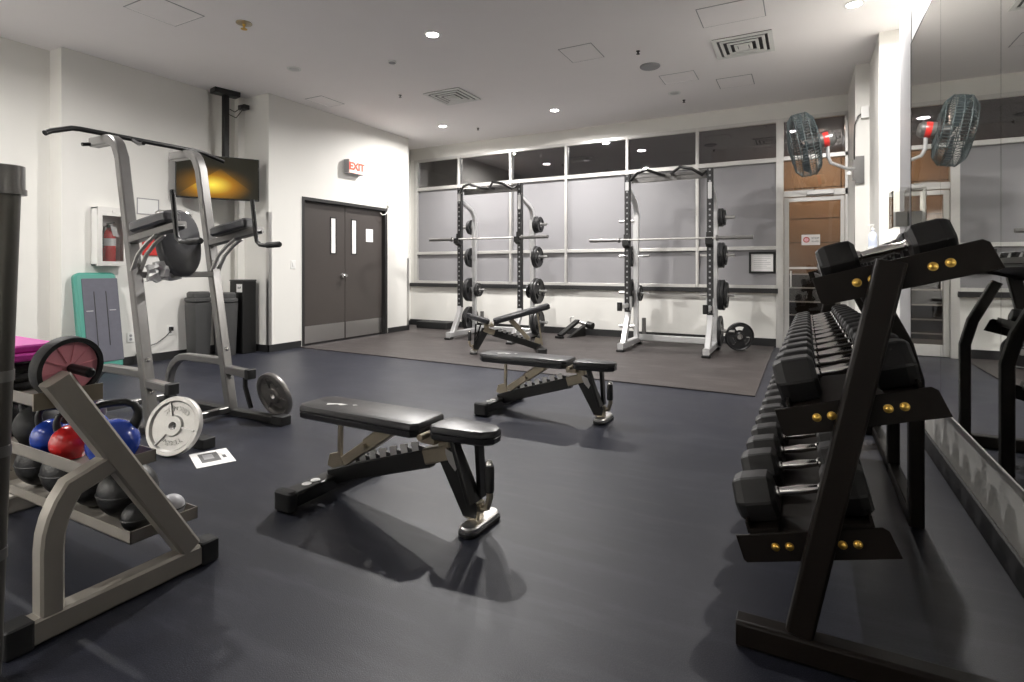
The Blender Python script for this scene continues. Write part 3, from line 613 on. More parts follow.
# ------------------------------------------------------------------ half racks
def make_rack(label, spot, loc):
    r = thing('squat_rack', label, 'squat rack', loc, 0, 'squat racks in front of the windows')
    S = .565
    for sx in (-1, 1):
        x = sx*S
        MB().rect([(x, 0, .50), (x, 0, 2.50)], .08, .07, (0, 1, 0)).build('upright', 'holes', r)
        g = MB(); g.rect([(x, 0, .52), (x, -.015, .42), (x, -.22, .09)], .085, .075, (1, 0, 0)); g.build('front_brace', 'silver', r)
        g = MB(); g.rect([(x, -.36, .075), (x, .60, .075)], .085, .085); g.build('foot_rail', 'silver', r)
        for y in (-.33, .56): MB().rbox((x, y, .016), (.11, .13, .032), .015).build('foot_pad', 'blk', r)
        g = MB(); pts = [(x, .45, .11), (x, .45, 1.95)]+arc((x, .20, 1.95), .25, 0, PI*.42, 6, (0, 1, 0), (0, 0, 1))+[(x, .02, 2.28)]
        g.rect(pts, .06, .065, (1, 0, 0)); g.build('rear_upright', 'silver', r)
        for z in (.27, .78, 1.34, 1.87):
            g = MB(); g.cyl((x+sx*.03, .45, z), (x+sx*.26, .45, z), .024, n=14); g.cyl((x+sx*.03, .45, z), (x+sx*.045, .45, z), .045, n=14); g.build('plate_peg', 'steel', r)
        for z in (.78, 1.34) if spot else (.78,):
            g = MB(); g.cyl((x-sx*.03, .45, z), (x-sx*.20, .45, z), .02, n=12); g.build('plate_peg', 'steel', r)
        g = MB(); g.tube([(x-sx*.09, .56, .06), (x-sx*.09, .56, .40)], .032, 14); g.build('bar_holder', 'tower', r)
        zb = 1.50 if spot else 1.59
        g = MB(); g.prism([(x-.045, -.04, zb-.06), (x-.045, -.135, zb-.02), (x-.045, -.135, zb+.06), (x-.045, -.12, zb+.06), (x-.045, -.11, zb+.012), (x-.045, -.06, zb+.012), (x-.045, -.05, zb+.14), (x-.045, -.036, zb+.14)], (.09, 0, 0)); g.build('j_hook', 'blk', r)
        if spot:
            g = MB(); g.rect([(x, .0, .62), (x, -.38, .62)], .05, .06); g.bb((x-.05, -.03, .55), (x+.05, -.04+.075, .75)); g.build('spotter_arm', 'silver', r)
            MB().rbox((x, -.39, .625), (.07, .035, .12), .01).build('spotter_cap', 'blk', r)
    g = MB(); g.rect([(-S, .5, .11), (S, .5, .11)], .07, .09); g.build('rear_crossbar', 'silver', r)
    g = MB(); g.bb((-S+.04, .06, 2.38), (S-.04, .075, 2.48)); g.rect([(-S, .07, 2.47), (S, .07, 2.47)], .045, .045); g.build('top_crossbar', 'tower', r)
    for sx in (-1, 1):
        g = MB(); g.tube([(sx*.50, .05, 2.47), (sx*.48, -.12, 2.40), (sx*.36, -.22, 2.48), (sx*.22, -.28, 2.50), (sx*.08, -.12, 2.45), (sx*.06, .05, 2.46)], .021, 12); g.build('pull_up_grip', 'blk', r)
    MB().box((-S, -.0365, 2.33), (.05, .002, .12)).build('badge', 'silver', r); MB().box((S, -.0365, 2.2), (.05, .002, .22)).build('badge', 'silver', r)
    return r
RA = (-1.69, 7.78, .012); LA = (-4.53, 7.72, .012)
make_rack('black and silver squat rack on the right, nearest the glass door', True, RA)
make_rack('black and silver squat rack on the left, nearest the double door', False, LA)
def barbell(loc, label):
    r = thing('barbell', label, 'barbell', loc, 0, 'barbells racked at the windows')
    MB().cyl((-.66, 0, 0), (.66, 0, 0), .0145, n=14).build('shaft', 'cast', r)
    for sx in (-1, 1):
        g = MB(); g.cyl((sx*.67, 0, 0), (sx*1.105, 0, 0), .026, n=18); g.build('sleeve', 'tower', r)
        g = MB(); g.lathe((sx*.645, 0, 0), (sx, 0, 0), [(.02, 0), (.038, .006), (.038, .032), (.028, .036)]); g.build('collar', 'tower', r)
    return r
barbell((-1.69, 7.69, 1.557+.012), 'steel barbell resting on the right squat rack'); barbell((-4.55, 7.63, 1.635+.012), 'steel barbell resting on the left squat rack')
def stack(rack, sx, z, specs, where, inner=False):
    base = .03+.018; y = .45; n = len(specs)
    for k, (Rr, t) in enumerate(specs):
        d = sx*((.565-base-t/2) if inner else (.565+base+t/2)); base += t+.003
        order = 'black plate on %s' % where if n == 1 else ('black plate, %s, on %s' % (('inner', 'outer')[k] if n == 2 else ('innermost', 'middle', 'outermost')[k], where))
        hang = .0255-.024
        plate_at(Rr, t, (rack[0]+d, rack[1]+y, rack[2]+z-hang), order, (k*.7, 0, 0), 'plates stored on the squat racks')
rn = 'the right rack'; ln = 'the left rack'
stack(RA, 1, 1.87, [(.13, .03), (.13, .03), (.11, .025)], 'the top right peg of '+rn)
stack(RA, 1, 1.34, [(.18, .035), (.18, .035), (.14, .03)], 'the second peg, right side of '+rn)
stack(RA, 1, .78, [(.215, .04), (.215, .04), (.18, .035)], 'the third peg, right side of '+rn)
stack(RA, -1, 1.34, [(.16, .03)], 'the second peg, left side of '+rn)
stack(RA, -1, .78, [(.215, .04), (.20, .035)], 'the third peg, left side of '+rn)
stack(RA, -1, .78, [(.12, .03)], 'the short inward peg of '+rn, True)
stack(LA, -1, 1.87, [(.13, .03), (.12, .03)], 'the top left peg of '+ln)
stack(LA, -1, 1.34, [(.17, .035), (.16, .03)], 'the second peg, left side of '+ln)
stack(LA, -1, .78, [(.205, .04), (.205, .04)], 'the third peg, left side of '+ln)
stack(LA, -1, .27, [(.215, .04), (.215, .04)], 'the lowest peg, left side of '+ln)
stack(LA, -1, .78, [(.12, .03), (.115, .03)], 'the inward peg at the left of '+ln, True)
stack(LA, 1, 1.87, [(.14, .035), (.13, .03), (.13, .03)], 'the top right peg of '+ln)
stack(LA, 1, 1.34, [(.18, .035), (.17, .035)], 'the second peg, right side of '+ln)
stack(LA, 1, .78, [(.215, .04), (.205, .04)], 'the third peg, right side of '+ln)
stack(LA, 1, .27, [(.215, .04), (.20, .04)], 'the lowest peg, right side of '+ln)
stack(LA, 1, .78, [(.115, .03)], 'the inward peg at the right of '+ln, True)
# plates leaning at the right rack foot
plate_at(.215, .04, (-1.055, 8.23, .282), 'black weight plate on the lowest peg at the right foot of the right rack', (0, 0, 0))
plate_at(.20, .042, (-.81, 8.30, .012+.198), 'large black grip plate leaning on the floor beside the right rack', (.5, .10, math.radians(-62)))

# landmine-style core trainer on the floor by the window
lm = thing('core_trainer', 'small black floor core trainer with pivot sleeve by the window wall', 'core trainer', (-3.55, 8.62, .012)); o = (-3.55, 8.62, .012)
g = MB(o); g.rect([(-3.58, 8.40, .05), (-3.42, 8.80, .27)], .10, .05); g.rect([(-3.64, 8.38, .03), (-3.50, 8.35, .03)], .06, .036); g.build('ramp', 'blk', lm)
g = MB(o); g.prism([(-3.50, 8.5, .012), (-3.36, 8.88, .012), (-3.36, 8.88, .20)], (.06, -.02, 0)); g.build('base', 'blk', lm)
g = MB(o); g.cyl((-3.40, 8.80, .25), (-3.22, 8.74, .22), .028, n=14); g.build('pivot_sleeve', 'steel', lm)
g = MB(o); g.cyl((-3.22, 8.74, .22), (-3.12, 8.71, .20), .06, n=18); g.build('pivot_cap', 'blk', lm)
g = MB(o); g.tube([(-3.52, 8.74, .24), (-3.54, 8.76, .32), (-3.48, 8.78, .33)], .014, 8); g.build('hook', 'steel', lm)
tag(MB((-6.35, 8.80, .012)).rbox((-6.30, 8.72, .075), (.72, .35, .126), .02).build('rubber_block', 'rub'), 'low black rubber block on the mat against the wall left of the left rack', 'block')

# ------------------------------------------------------------------ adjustable benches
def pad(m_, L_, w0, w1, t):
    """tapered cushion from x=0 to L_, half widths w0 -> w1, top at z=0"""
    c = .03
    out = [(0, -w0+c), (c, -w0), (L_-c*1.4, -w1), (L_, -w1+c*1.4), (L_, w1-c*1.4), (L_-c*1.4, w1), (c, w0), (0, w0-c)]
    cx = L_/2
    def ring(z, ins): return [(cx+(x-cx)*(1-ins/cx), y*(1-ins/w0), z) for x, y in out]
    rs = [ring(-t, .012), ring(-t+.008, .002), ring(-t*.55, 0), ring(-t*.5, .004), ring(-t*.45, 0), ring(-.012, .0), ring(-.003, .006), ring(0, .018)]
    k = 8; vs = [p for r_ in rs for p in r_]
    m_.add(vs, [(i*k+q, i*k+(q+1) % k, (i+1)*k+(q+1) % k, (i+1)*k+q) for i in range(len(rs)-1) for q in range(k)]+[tuple(range(k))[::-1], tuple((len(rs)-1)*k+q for q in range(k))])
    return m_
def bench(label, loc, rz, back=0., seat=0.):
    r = thing('adjustable_bench', label, 'bench', loc, rz, 'adjustable weight benches')
    Rb = Matrix.Translation((.215, 0, .46)) @ Matrix.Rotation(back, 4, 'Y')
    def xf(m_, T_): m_.v = [T_ @ p for p in m_.v]; return m_
    p = xf(pad(MB(), .79, .128, .125, .07), Rb @ Matrix.Rotation(PI, 4, 'Z') @ Matrix.Translation((.01, 0, 0)))
    bp = p.build('back_pad', 'vinyl', r)
    lg = MB(); lg.prism([(-.66, -.030, .0006), (-.64, -.055, .0006), (-.60, -.02, .0006), (-.57, -.03, .0006), (-.54, -.005, .0006), (-.59, .0, .0006)], (0, 0, .0008)); lg.prism([(-.52, .01, .0006), (-.505, -.005, .0006), (-.49, .012, .0006), (-.505, .02, .0006)], (0, 0, .0008))
    xf(lg, Rb).build('white_logo', 'white', bp)
    st = Matrix.Translation((.245, 0, .455)) @ Matrix.Rotation(-seat, 4, 'Y')
    xf(pad(MB(), .32, .10, .07, .065), st).build('seat_pad', 'vinyl', r)
    hz = MB(); hz.bb((.19, -.07, .36), (.27, .07, .395)); hz.cyl((.225, -.12, .40), (.225, .12, .40), .016, n=12); hz.build('hinge_bracket', 'champ', r)
    # stabiliser along Y at the head end
    g = MB(); g.rect([(-.44, -.27, .052), (-.44, .29, .052)], .105, .07); g.build('front_stabilizer', 'blk', r, bev=.01)
    for sy in (-1, 1):
        MB().rbox((-.44, sy*.295 if sy < 0 else .315, .052), (.12, .055, .10), .02).build('end_cap', 'rub', r)
    for k in range(2): MB().lathe((-.44, -.17+k*.055, .0875), (0, 0, 1), [(.024, 0), (.024, .0025)], 20).build('white_sticker', 'white', r)
    # spine with ladder
    a = Vector((-.44, 0, .09)); b_ = Vector((.20, 0, .285)); dr_ = (b_-a).normalized()
    g = MB(); g.rect([a+Vector((0, 0, -.02)), a+dr_*.2+Vector((0, 0, -.012)), b_+Vector((0, 0, -.012))], .085, .05, (0, 1, 0)); g.build('spine', 'blk', r)
    g = MB(); g.rect([a+dr_*.02+Vector((0, 0, .02)), a+dr_*.03+Vector((0, 0, .05)), a+dr_*.08+Vector((0, 0, .05))], .10, .02, (0, 1, 0)); g.build('spine_clamp', 'champ', r); g = MB(); g.rect([b_-dr_*.02, (.30, 0, .315), (.32, 0, .33)], .075, .065, (0, 1, 0)); g.build('spine_end', 'champ', r)
    for k in range(7):
        q = a+dr_*(.17+k*.070)+Vector((0, 0, .016))
        g = MB(); g.rect([q, q+Vector((.014, 0, .016)), q+Vector((.016, 0, .042))], .11, .011, (0, 1, 0)); g.build('ladder_hook', 'blk', r)
        g = MB(); g.rect([q+Vector((-.030, 0, .004)), q+Vector((.01, 0, .012))], .095, .012, (0, 1, 0)); g.build('ladder_plate', 'steel', r)
    # post and rear leg
    g = MB(); g.rect([(.30, 0, .31), (.285, 0, .40)], .07, .06, (0, 1, 0)); g.build('pivot_post', 'champ', r)
    g = MB(); g.prism([(.28, -.03, .345), (.35, -.03, .345), (.475, -.03, .10), (.465, -.03, .05), (.40, -.03, .05), (.27, -.03, .28)], (0, .06, 0)); g.build('rear_leg', 'blk', r)
    g = MB(); g.prism([(.305, -.034, .34), (.35, -.034, .325), (.375, -.034, .27), (.36, -.034, .245), (.325, -.034, .28), (.308, -.034, .315)], (0, .003, 0)); g.build('side_badge', 'steel', r)
    g = MB(); g.rect([(.33, 0, .315), (.40, 0, .19)], .05, .05, (0, 1, 0)); g.build('leg_core', 'champ', r)
    for sy in (-1, 1):
        g = MB(); g.rect([(.40+sy*.035, sy*.05, .40), (.455, sy*.045, .12)], .022, .055, (0, 1, 0)); g.build('seat_strut', 'blk', r)
    g = MB(); g.rbox((.465, .01, .028), (.085, .25, .026), .04, None, 6); g.build('rear_foot', 'steel', r)
    g = MB(); g.rbox((.465, .01, .012), (.10, .268, .024), .048, None, 6); g.build('rubber_foot', 'rub', r)
    g = MB(); g.rect([(.44, 0, .04), (.445, 0, .12)], .08, .05, (0, 1, 0)); g.build('foot_neck', 'champ', r)
    g = MB(); g.tube([(.46, 0, .08), (.51, 0, .10), (.525, 0, .15), (.52, 0, .19)], .016, 12); g.build('handle_stem', 'champ', r)
    g = MB(); g.lathe((.52, 0, .17), (0, 0, 1), [(.021, 0), (.023, .01), (.023, .11), (.018, .118)]); g.build('handle_grip', 'rub', r)
    MB().lathe((.52, 0, .288), (0, 0, 1), [(.019, 0), (.019, .012), (.012, .022)]).build('grip_cap', 'chrome', r)
    # back support
    sup = Rb @ Vector((-.24, 0, -.075))
    q = a+dr_*(.10+.0*back)+Vector((0, 0, .05)) if back < .1 else a+dr_*.16+Vector((0, 0, .05))
    g = MB(); g.rect([q, q+(sup-q)*.55], .055, .045, (0, 1, 0)); g.rect([q+(sup-q)*.5, sup], .07, .06, (0, 1, 0)); g.cyl(q+(sup-q)*.5+Vector((0, -.05, 0)), q+(sup-q)*.5+Vector((0, .05, 0)), .014, n=12); g.build('back_support', 'champ', r)
    pt = Rb @ Vector((-.595, 0, -.08)); pb = Vector((-.385, 0, .10))
    if back >= .1: pt = Rb @ Vector((-.62, 0, -.08)); pb = Vector((-.47, 0, .10))
    g = MB(); g.rect([pb, pt], .022, .022, (0, 1, 0)); g.build('lift_post', 'champ', r)
    c_ = MB(); c_.rbox((0, 0, -.072), (.07, .10, .02), .01); xf(c_, Rb @ Matrix.Translation((-.595 if back < .1 else -.62, 0, 0))); c_.build('post_bracket', 'blk', r)
    return r
bench('black flat weight bench nearest the camera in the middle of the floor', (-1.765, 2.12, 0), 0)
bench('black flat weight bench second from the camera, just in front of the lifting mat', (-1.825, 4.03, 0), 0)
bench('black weight bench with its back raised, on the mat before the left rack', (-3.58, 6.60, .012), math.radians(211), .27, .30)

# ------------------------------------------------------------------ pull-up / dip tower
TO = (-4.1, 2.52, 0); YL, YR = 2.22, 2.82
tw = thing('pull_up_tower', 'tall grey pull-up and dip tower in front of the television wall', 'pull-up tower', TO)
def up_x(z): return -4.03-.43*z/2.12
for y in (YL, YR):
    g = MB(TO); pts = [(up_x(.03), y, .03), (up_x(1.98), y, 1.98)]+[(up_x(1.98)-.02-.14*(1-math.cos(k*PI/10)), y, 1.98+.14*math.sin(k*PI/10)+.01) for k in range(1, 6)]+[(-4.82, y, 2.13)]
    g.rect(pts, .07, .075, (0, 1, 0)); g.build('upright', 'tower', tw)
    g = MB(TO); pts = [(up_x(.42), y, .42), (-4.62, y, .42)]+[(-4.62-.26*math.sin(k*PI/12), y, .42-.26*(1-math.cos(k*PI/12))) for k in range(1, 7)]+[(-4.89, y, .03)]
    g.rect(pts, .06, .06, (0, 1, 0)); g.build('rear_leg', 'tower', tw)
    g = MB(TO); g.rect([(up_x(.36), y, .36), (-3.82, y, .345)], .065, .06); g.build('step_arm', 'tower', tw)
    MB(TO).rbox((-3.81, y, .345), (.05, .075, .075), .008).build('arm_cap', 'rub', tw)
    g = MB(TO); g.rect([(-3.87, y, .33), (-3.87, y, .24), (-3.80, y, .08)], .025, .03, (0, 1, 0)); g.build('step_strut', 'blk', tw)
    g = MB(TO); g.rect([(-4.93, y, .03), (-3.42, y, .03)], .07, .05); g.build('floor_rail', 'blk', tw)
    for x in (-3.46, -4.90): MB(TO).rbox((x, y, .035), (.12, .09, .07), .01).build('rubber_foot', 'rub', tw)
    # forearm rest
    a = Vector((up_x(1.37), y, 1.37)); e = Vector((-3.70, y, 1.462))
    g = MB(TO); g.rect([a, e], .05, .07, (0, 1, 0)); g.build('dip_arm', 'tower', tw)
    g = MB(TO); ang = math.atan2(.10, .66); Rp = Matrix.Rotation(-ang, 3, 'Y'); g.rbox((a*.52+e*.48)+Vector((0, 0, .075)), (.44, .13, .075), .03, Rp, 4); g.build('arm_pad', 'padg', tw)
    for k, dy in enumerate((-.028, .028)):
        g = MB(TO); s0 = Vector((-3.95, y+dy, 1.40)); s1 = Vector((up_x(1.15)+.02, y+dy, 1.15)); g.sweep([s0, s0*.7+s1*.3+Vector((-.02, 0, .02)), s0*.35+s1*.65+Vector((-.025, 0, .03)), s1], [(-.006, -.013), (.006, -.013), (.006, .013), (-.006, .013)], (0, 1, 0)); g.build('arm_brace', 'cast', tw)
    g = MB(TO); g.tube([(-3.72, y-.05, 1.69), (-3.68, y-.05, 1.42), (-3.665, y-.05, 1.37), (-3.63, y-.05, 1.345), (-3.58, y-.05, 1.34), (-3.42, y-.05, 1.345)], .016, 12); g.cyl((-3.685, y-.055, 1.445), (-3.70, y+.01, 1.45), .014); g.build('handle', 'blk', tw)
    g = MB(TO); g.lathe((-3.56, y-.05, 1.34), (1, 0, .03), [(.018, 0), (.022, .01), (.022, .14), (.017, .15)]); g.build('handle_grip', 'rub', tw)
    for z in (.30, .52): MB(TO).lathe((up_x(z)+.036, y, z), (1, 0, .2), [(.016, 0), (.016, .008), (.008, .012)], 10).build('bolt', 'chrome', tw)
for xx, zz in ((up_x(1.10), 1.12), (up_x(.05), .05), (-4.89, .06)): MB(TO).rect([(xx, YL, zz), (xx, YR, zz)], .055, .045).build('crossbar', 'tower', tw)
g = MB(TO); g.tube([(-4.62, 1.83, 2.10), (-4.635, 1.87, 2.125), (-4.65, 2.0, 2.175), (-4.65, 2.05, 2.18), (-4.65, 2.94, 2.18), (-4.65, 3.0, 2.17), (-4.60, 3.14, 2.12)], .019, 12); g.build('pull_up_bar', 'blk', tw)
g = MB(TO); g.tube([(-4.65, 2.40, 2.175), (-4.55, 2.40, 2.13), (-4.45, 2.38, 2.12)], .014, 10); g.build('neutral_grip', 'blk', tw); MB(TO).tube([(-4.80, YL, 2.12), (-4.80, YL-.09, 2.10)], .014, 10).build('side_peg', 'blk', tw)
# back pad : rounded shield in the y-z plane
def shield(z): return .145*max(.0, 1-abs(z-.12*(1-z*z))**2.7)**.5+.012
out = []
for i in range(19): zz = -math.cos(i*PI/18)*.995; out.append((shield(zz), zz*.255))
outline = [(y, z) for y, z in out]+[(-y, z) for y, z in out[::-1]]
g = MB(TO); xb_ = up_x(1.32)+.09; rings = []
for dx, sc in ((-.05, .94), (-.04, 1.0), (.015, 1.0), (.035, .95), (.045, .82)):
    rings += [(xb_+dx-(z*.2), 2.505+y*sc, 1.36+z*sc) for y, z in outline]
k = len(outline); g.add(rings, [(i*k+q, i*k+(q+1) % k, (i+1)*k+(q+1) % k, (i+1)*k+q) for i in range(4) for q in range(k)]+[tuple(range(k))[::-1], tuple(4*k+q for q in range(k))])
g.build('back_pad', 'padg', tw)
g = MB(TO); g.tube([(xb_-.07, 2.38, 1.45), (xb_-.09, 2.39, 1.585), (xb_-.09, 2.42, 1.60), (xb_-.09, 2.62, 1.60), (xb_-.09, 2.65, 1.585), (xb_-.07, 2.66, 1.45)], .012, 10); g.build('pad_frame', 'chrome', tw)
g = MB(TO); g.bb((xb_-.14, 2.48, 1.10), (xb_-.06, 2.56, 1.5)); g.build('pad_post', 'tower', tw)
# crumpled silver sheet on the tower
g = MB((-4.17, 2.36, 1.14)); random.seed(3); nx, nz = 9, 7; vs = []
for i in range(nx):
    for j in range(nz):
        vs.append((-4.20+.05*random.random()+.02*math.sin(i*1.7), 2.265+.22*i/(nx-1)+.018*random.uniform(-1, 1), 1.075+.14*j/(nz-1)*(1-.3*abs(i/(nx-1)-.6))+.015*random.uniform(-1, 1)))
fs = [(i*nz+j, (i+1)*nz+j, (i+1)*nz+j+1, i*nz+j+1) for i in range(nx-1) for j in range(nz-1)]
g.add(vs, fs); n0 = len(vs); g.add([(x-.035, y, z) for x, y, z in vs], [f_[::-1] for f_ in fs])
bd = [(i, 0) for i in range(nx)]+[(nx-1, j) for j in range(1, nz)]+[(i, nz-1) for i in range(nx-2, -1, -1)]+[(0, j) for j in range(nz-2, 0, -1)]
bi = [i*nz+j for i, j in bd]
g.f += [(bi[q], bi[(q+1) % len(bi)], n0+bi[(q+1) % len(bi)], n0+bi[q]) for q in range(len(bi))]
M['foil'] = mat('silver_plastic_sheet', (.86, .86, .86), .25, metal=.3)
tag(g.build('crumpled_bag', 'foil', ang=15), 'crumpled silvery bag wedged on the crossbar of the pull-up tower', 'bag')

# cast plates leaning on the tower feet
def cast_plate(label, m, loc, nrm, Rr=.20):
    nrm = V3(nrm).normalized(); t = thing('cast_weight_plate', label, 'weight plate', loc)
    t.rotation_mode = 'QUATERNION'; t.rotation_quaternion = nrm.to_track_quat('X', 'Z')
    g = MB(); th = .04
    g.lathe((0, 0, 0), (1, 0, 0), [(.0255, -th/2), (Rr*.32, -th/2), (Rr*.36, -.006), (Rr*.80, -.006), (Rr*.86, -th/2), (Rr-.004, -th/2), (Rr, -th/2+.006), (Rr, th/2-.006), (Rr-.004, th/2), (Rr*.86, th/2), (Rr*.80, .006), (Rr*.36, .006), (Rr*.32, th/2), (.0255, th/2)], 56)
    # open the bore
    n = 56; g.f = g.f[:-2]; k = 14; g.f += [((k-1)*n+q, (k-1)*n+(q+1) % n, (q+1) % n, q) for q in range(n)]
    d_ = g.build('disc', m, t)
    for k in range(3):
        a = PI/2+.35+k*2*PI/3; g = MB(); u = Vector((0, math.cos(a), math.sin(a)))
        g.rect([Vector((.010, 0, 0))+u*(Rr*.30), Vector((.010, 0, 0))+u*(Rr*.82)], .012, .014, (1, 0, 0)); g.build('rib', m, t)
    for k, w in enumerate(('STANDARD', 'BARBELL')):
        for q, ch in enumerate(w):
            a = (PI/2 if k == 0 else -PI/2)+(-1 if k == 0 else 1)*(q-(len(w)-1)/2)*.21
            rr = Rr*.58; up = Vector((0, math.cos(a), math.sin(a)))*(1 if k == 0 else -1); x_ = up.cross(Vector((1, 0, 0)))
            text_mesh(ch, Rr*.24, 'raised_letter', m, t, frame_matrix((.007, math.cos(a)*rr, math.sin(a)*rr), x_, up), .003)
    return t
cast_plate('silver cast weight plate leaning on the left foot of the pull-up tower', 'cast', (-3.50, 2.055, .176), (.34, -.89, .29), .182)
cast_plate('dark steel weight plate leaning on the right foot of the pull-up tower', 'castd', (-3.66, 2.92, .178), (-.04, -.95, -.27), .185)

# ------------------------------------------------------------------ kettlebell rack
KX = -2.12; KO = (KX, 1.07, 0)
kr = thing('kettlebell_rack', 'pewter A-frame storage rack with three trays at the left edge', 'storage rack', KO)
for x in (KX, -3.35):
    g = MB(KO); g.rect([(x, .79, .045), (x, 1.34, .045)], .07, .08); g.build('base_beam', 'kbr', kr)
    for y in (.765, 1.365): 
        g = MB(KO); g.rbox((x, y, .045), (.078, .075, .088), .01); g.build('rubber_cap', 'rub', kr)
        for k in range(4): pass
    g = MB(KO); g.rect([(x, 1.295, .085), (x, .865, .815)], .075, .07, (1, 0, 0)); g.build('slanted_post', 'kbr', kr)
    pts = [(x, .85, .08), (x, .85, .28)]+[(x, .85+.30*(1-math.cos(k*PI/20)), .28+.30*math.sin(k*PI/20)) for k in range(1, 5)]+[(x, 1.02, .50)]
    g = MB(KO); g.rect(pts, .065, .065, (1, 0, 0)); g.build('bent_post', 'kbr', kr)
    g = MB(KO); g.bb((x-.045, .825, .715), (x-.036, 1.02, .77)); g.build('top_bracket', 'champ', kr)
def tray(y0, y1, z, hl):
    g = MB(KO); x0, x1 = -3.31, KX-.04
    g.bb((x0, y0, z), (x1, y1, z+.004))
    for a, c in (((x0, y0), (x1, y0+.004)), ((x0, y1-.004), (x1, y1)), ((x0, y0), (x0+.004, y1)), ((x1-.004, y0), (x1, y1))): g.bb((*a, z), (*c, z+hl))
    g.build('tray', 'kbr', kr)
tray(1.11, 1.36, .165, .045); tray(.985, 1.20, .442, .045); tray(.83, 1.02, .725, .04)

def kettlebell(label, m, loc, r, rz, hm='blk', lean=0., hs=1.):
    t = thing('kettlebell', label, 'kettlebell', loc, rz, 'kettlebells on the storage rack')
    pr = [(r*.55, 0), (r*.70, .004)]
    for k in range(1, 13):
        a = -PI/2+.75+k*(PI-.95)/12; pr.append((r*math.cos(a), r*.9+r*math.sin(a)*1.0))
    z0 = pr[2][1]; pr = [(a, max(0, b_)) for a, b_ in pr]
    MB().lathe((0, 0, 0), (0, 0, 1), pr, 30).build('bell', m, t)
    g = MB(); hw = r*.62*hs; hh = r*1.62
    pts = [(hw*.80, 0, r*1.45), (hw*1.0, 0, r*1.85), (hw*1.02, 0, r*2.15), (hw*.85, 0, r*2.45), (hw*.5, 0, r*2.58), (0, 0, r*2.60)]
    pts = pts+[(-x, y, z) for x, y, z in pts[-2::-1]]
    g.tube(pts, [r*.24, r*.20, r*.17, r*.165, r*.16, r*.16, r*.16, r*.165, r*.17, r*.20, r*.24], 14); g.build('handle', hm, t)
    return t
kz = .446
kettlebell('red kettlebell with black handle on the middle tray of the rack', 'redv', (-2.475, 1.06, kz), .066, .9)
kettlebell('bright blue kettlebell with big black handle at the near end of the middle tray', 'blue', (-2.265, 1.105, kz), .086, 1.1, 'blk', hs=1.4)
kettlebell('dark blue kettlebell left of the red one on the middle tray', 'blue', (-2.62, 1.06, kz), .068, .8)
kettlebell('blue kettlebell with grey handle half hidden behind the red one', 'blue', (-2.62, 1.205-.01, kz), .066, 1.2, 'grey')
kettlebell('black kettlebell at the left of the middle tray beyond the blue ones', 'rub', (-2.80, 1.09, kz), .085, .8)
kettlebell('black kettlebell at the far left end of the middle tray', 'rub', (-3.05, 1.09, kz), .085, .6)
M['ball'] = mat('black_ball_rubber', (.006, .006, .0065), .38, bump=.15, bscale=90)
M['ballg'] = mat('pale_grey_ball', (.42, .42, .44), .4)
def ball(label, m, loc, r):
    t = thing('medicine_ball', label, 'medicine ball', loc, 0, 'medicine balls on the bottom tray')
    MB().lathe((0, 0, 0), (0, 0, 1), [(max(.001, r*math.sin(k*PI/18)), r-r*math.cos(k*PI/18)) for k in range(19)], 32).build('ball_skin', m, t)
    g = MB(); g.tube(arc((0, 0, r), r*1.001, 0, 2*PI, 36, (1, 0, 0), (0, 1, 0))[:-1], .0035, 6, True); g.build('seam', 'blk', t)
bz = .169
ball('black medicine ball at the near end of the bottom tray', 'ball', (-2.42, 1.235, bz), .105)
ball('black medicine ball second from the near end of the bottom tray', 'ball', (-2.64, 1.235, bz), .105)
ball('black medicine ball third along the bottom tray', 'ball', (-2.87, 1.235, bz), .11)
ball('black medicine ball at the left end of the bottom tray', 'ball', (-3.11, 1.235, bz), .11)
ball('small dark ball at the inner near corner of the bottom tray', 'ball', (-2.245, 1.18, bz), .055)
ball('small pale grey ball at the outer near corner of the bottom tray', 'ballg', (-2.235, 1.30, bz), .048)
# ab wheel on top
aw = thing('ab_wheel', 'pink ab wheel with black tyre on top of the storage rack', 'ab wheel', (-2.215, .935, .730)); aw.rotation_euler = (0, math.radians(6), math.radians(8)); aw.rotation_euler.x = 0
rw = .105
g = MB(); g.lathe((0, 0, rw), (1, 0, 0), [(rw*.84, -.022), (rw*.98, -.022), (rw, -.014), (rw, .014), (rw*.98, .022), (rw*.84, .022), (rw*.82, .0)], 48); g.build('tyre', 'rub', aw)
g = MB(); g.lathe((0, 0, rw), (1, 0, 0), [(.015, -.012), (rw*.84, -.012), (rw*.84, .012), (.016, .012)], 48); wh = g.build('wheel_disc', 'pink', aw)
for k in range(10):
    a = k*PI/5+.2; u = Vector((0, math.cos(a), math.sin(a))); g = MB(); g.rect([Vector((.013, 0, rw))+u*.02, Vector((.013, 0, rw))+u*rw*.82], .004, .005, (1, 0, 0)); g.build('spoke', 'pink', wh)
g = MB(); g.lathe((0, 0, rw), (1, 0, 0), [(.010, -.12), (.015, -.115), (.015, -.02), (.010, -.015), (.010, .015), (.015, .02), (.0165, .115), (.011, .12)], 16); g.build('handle', 'blk', aw)
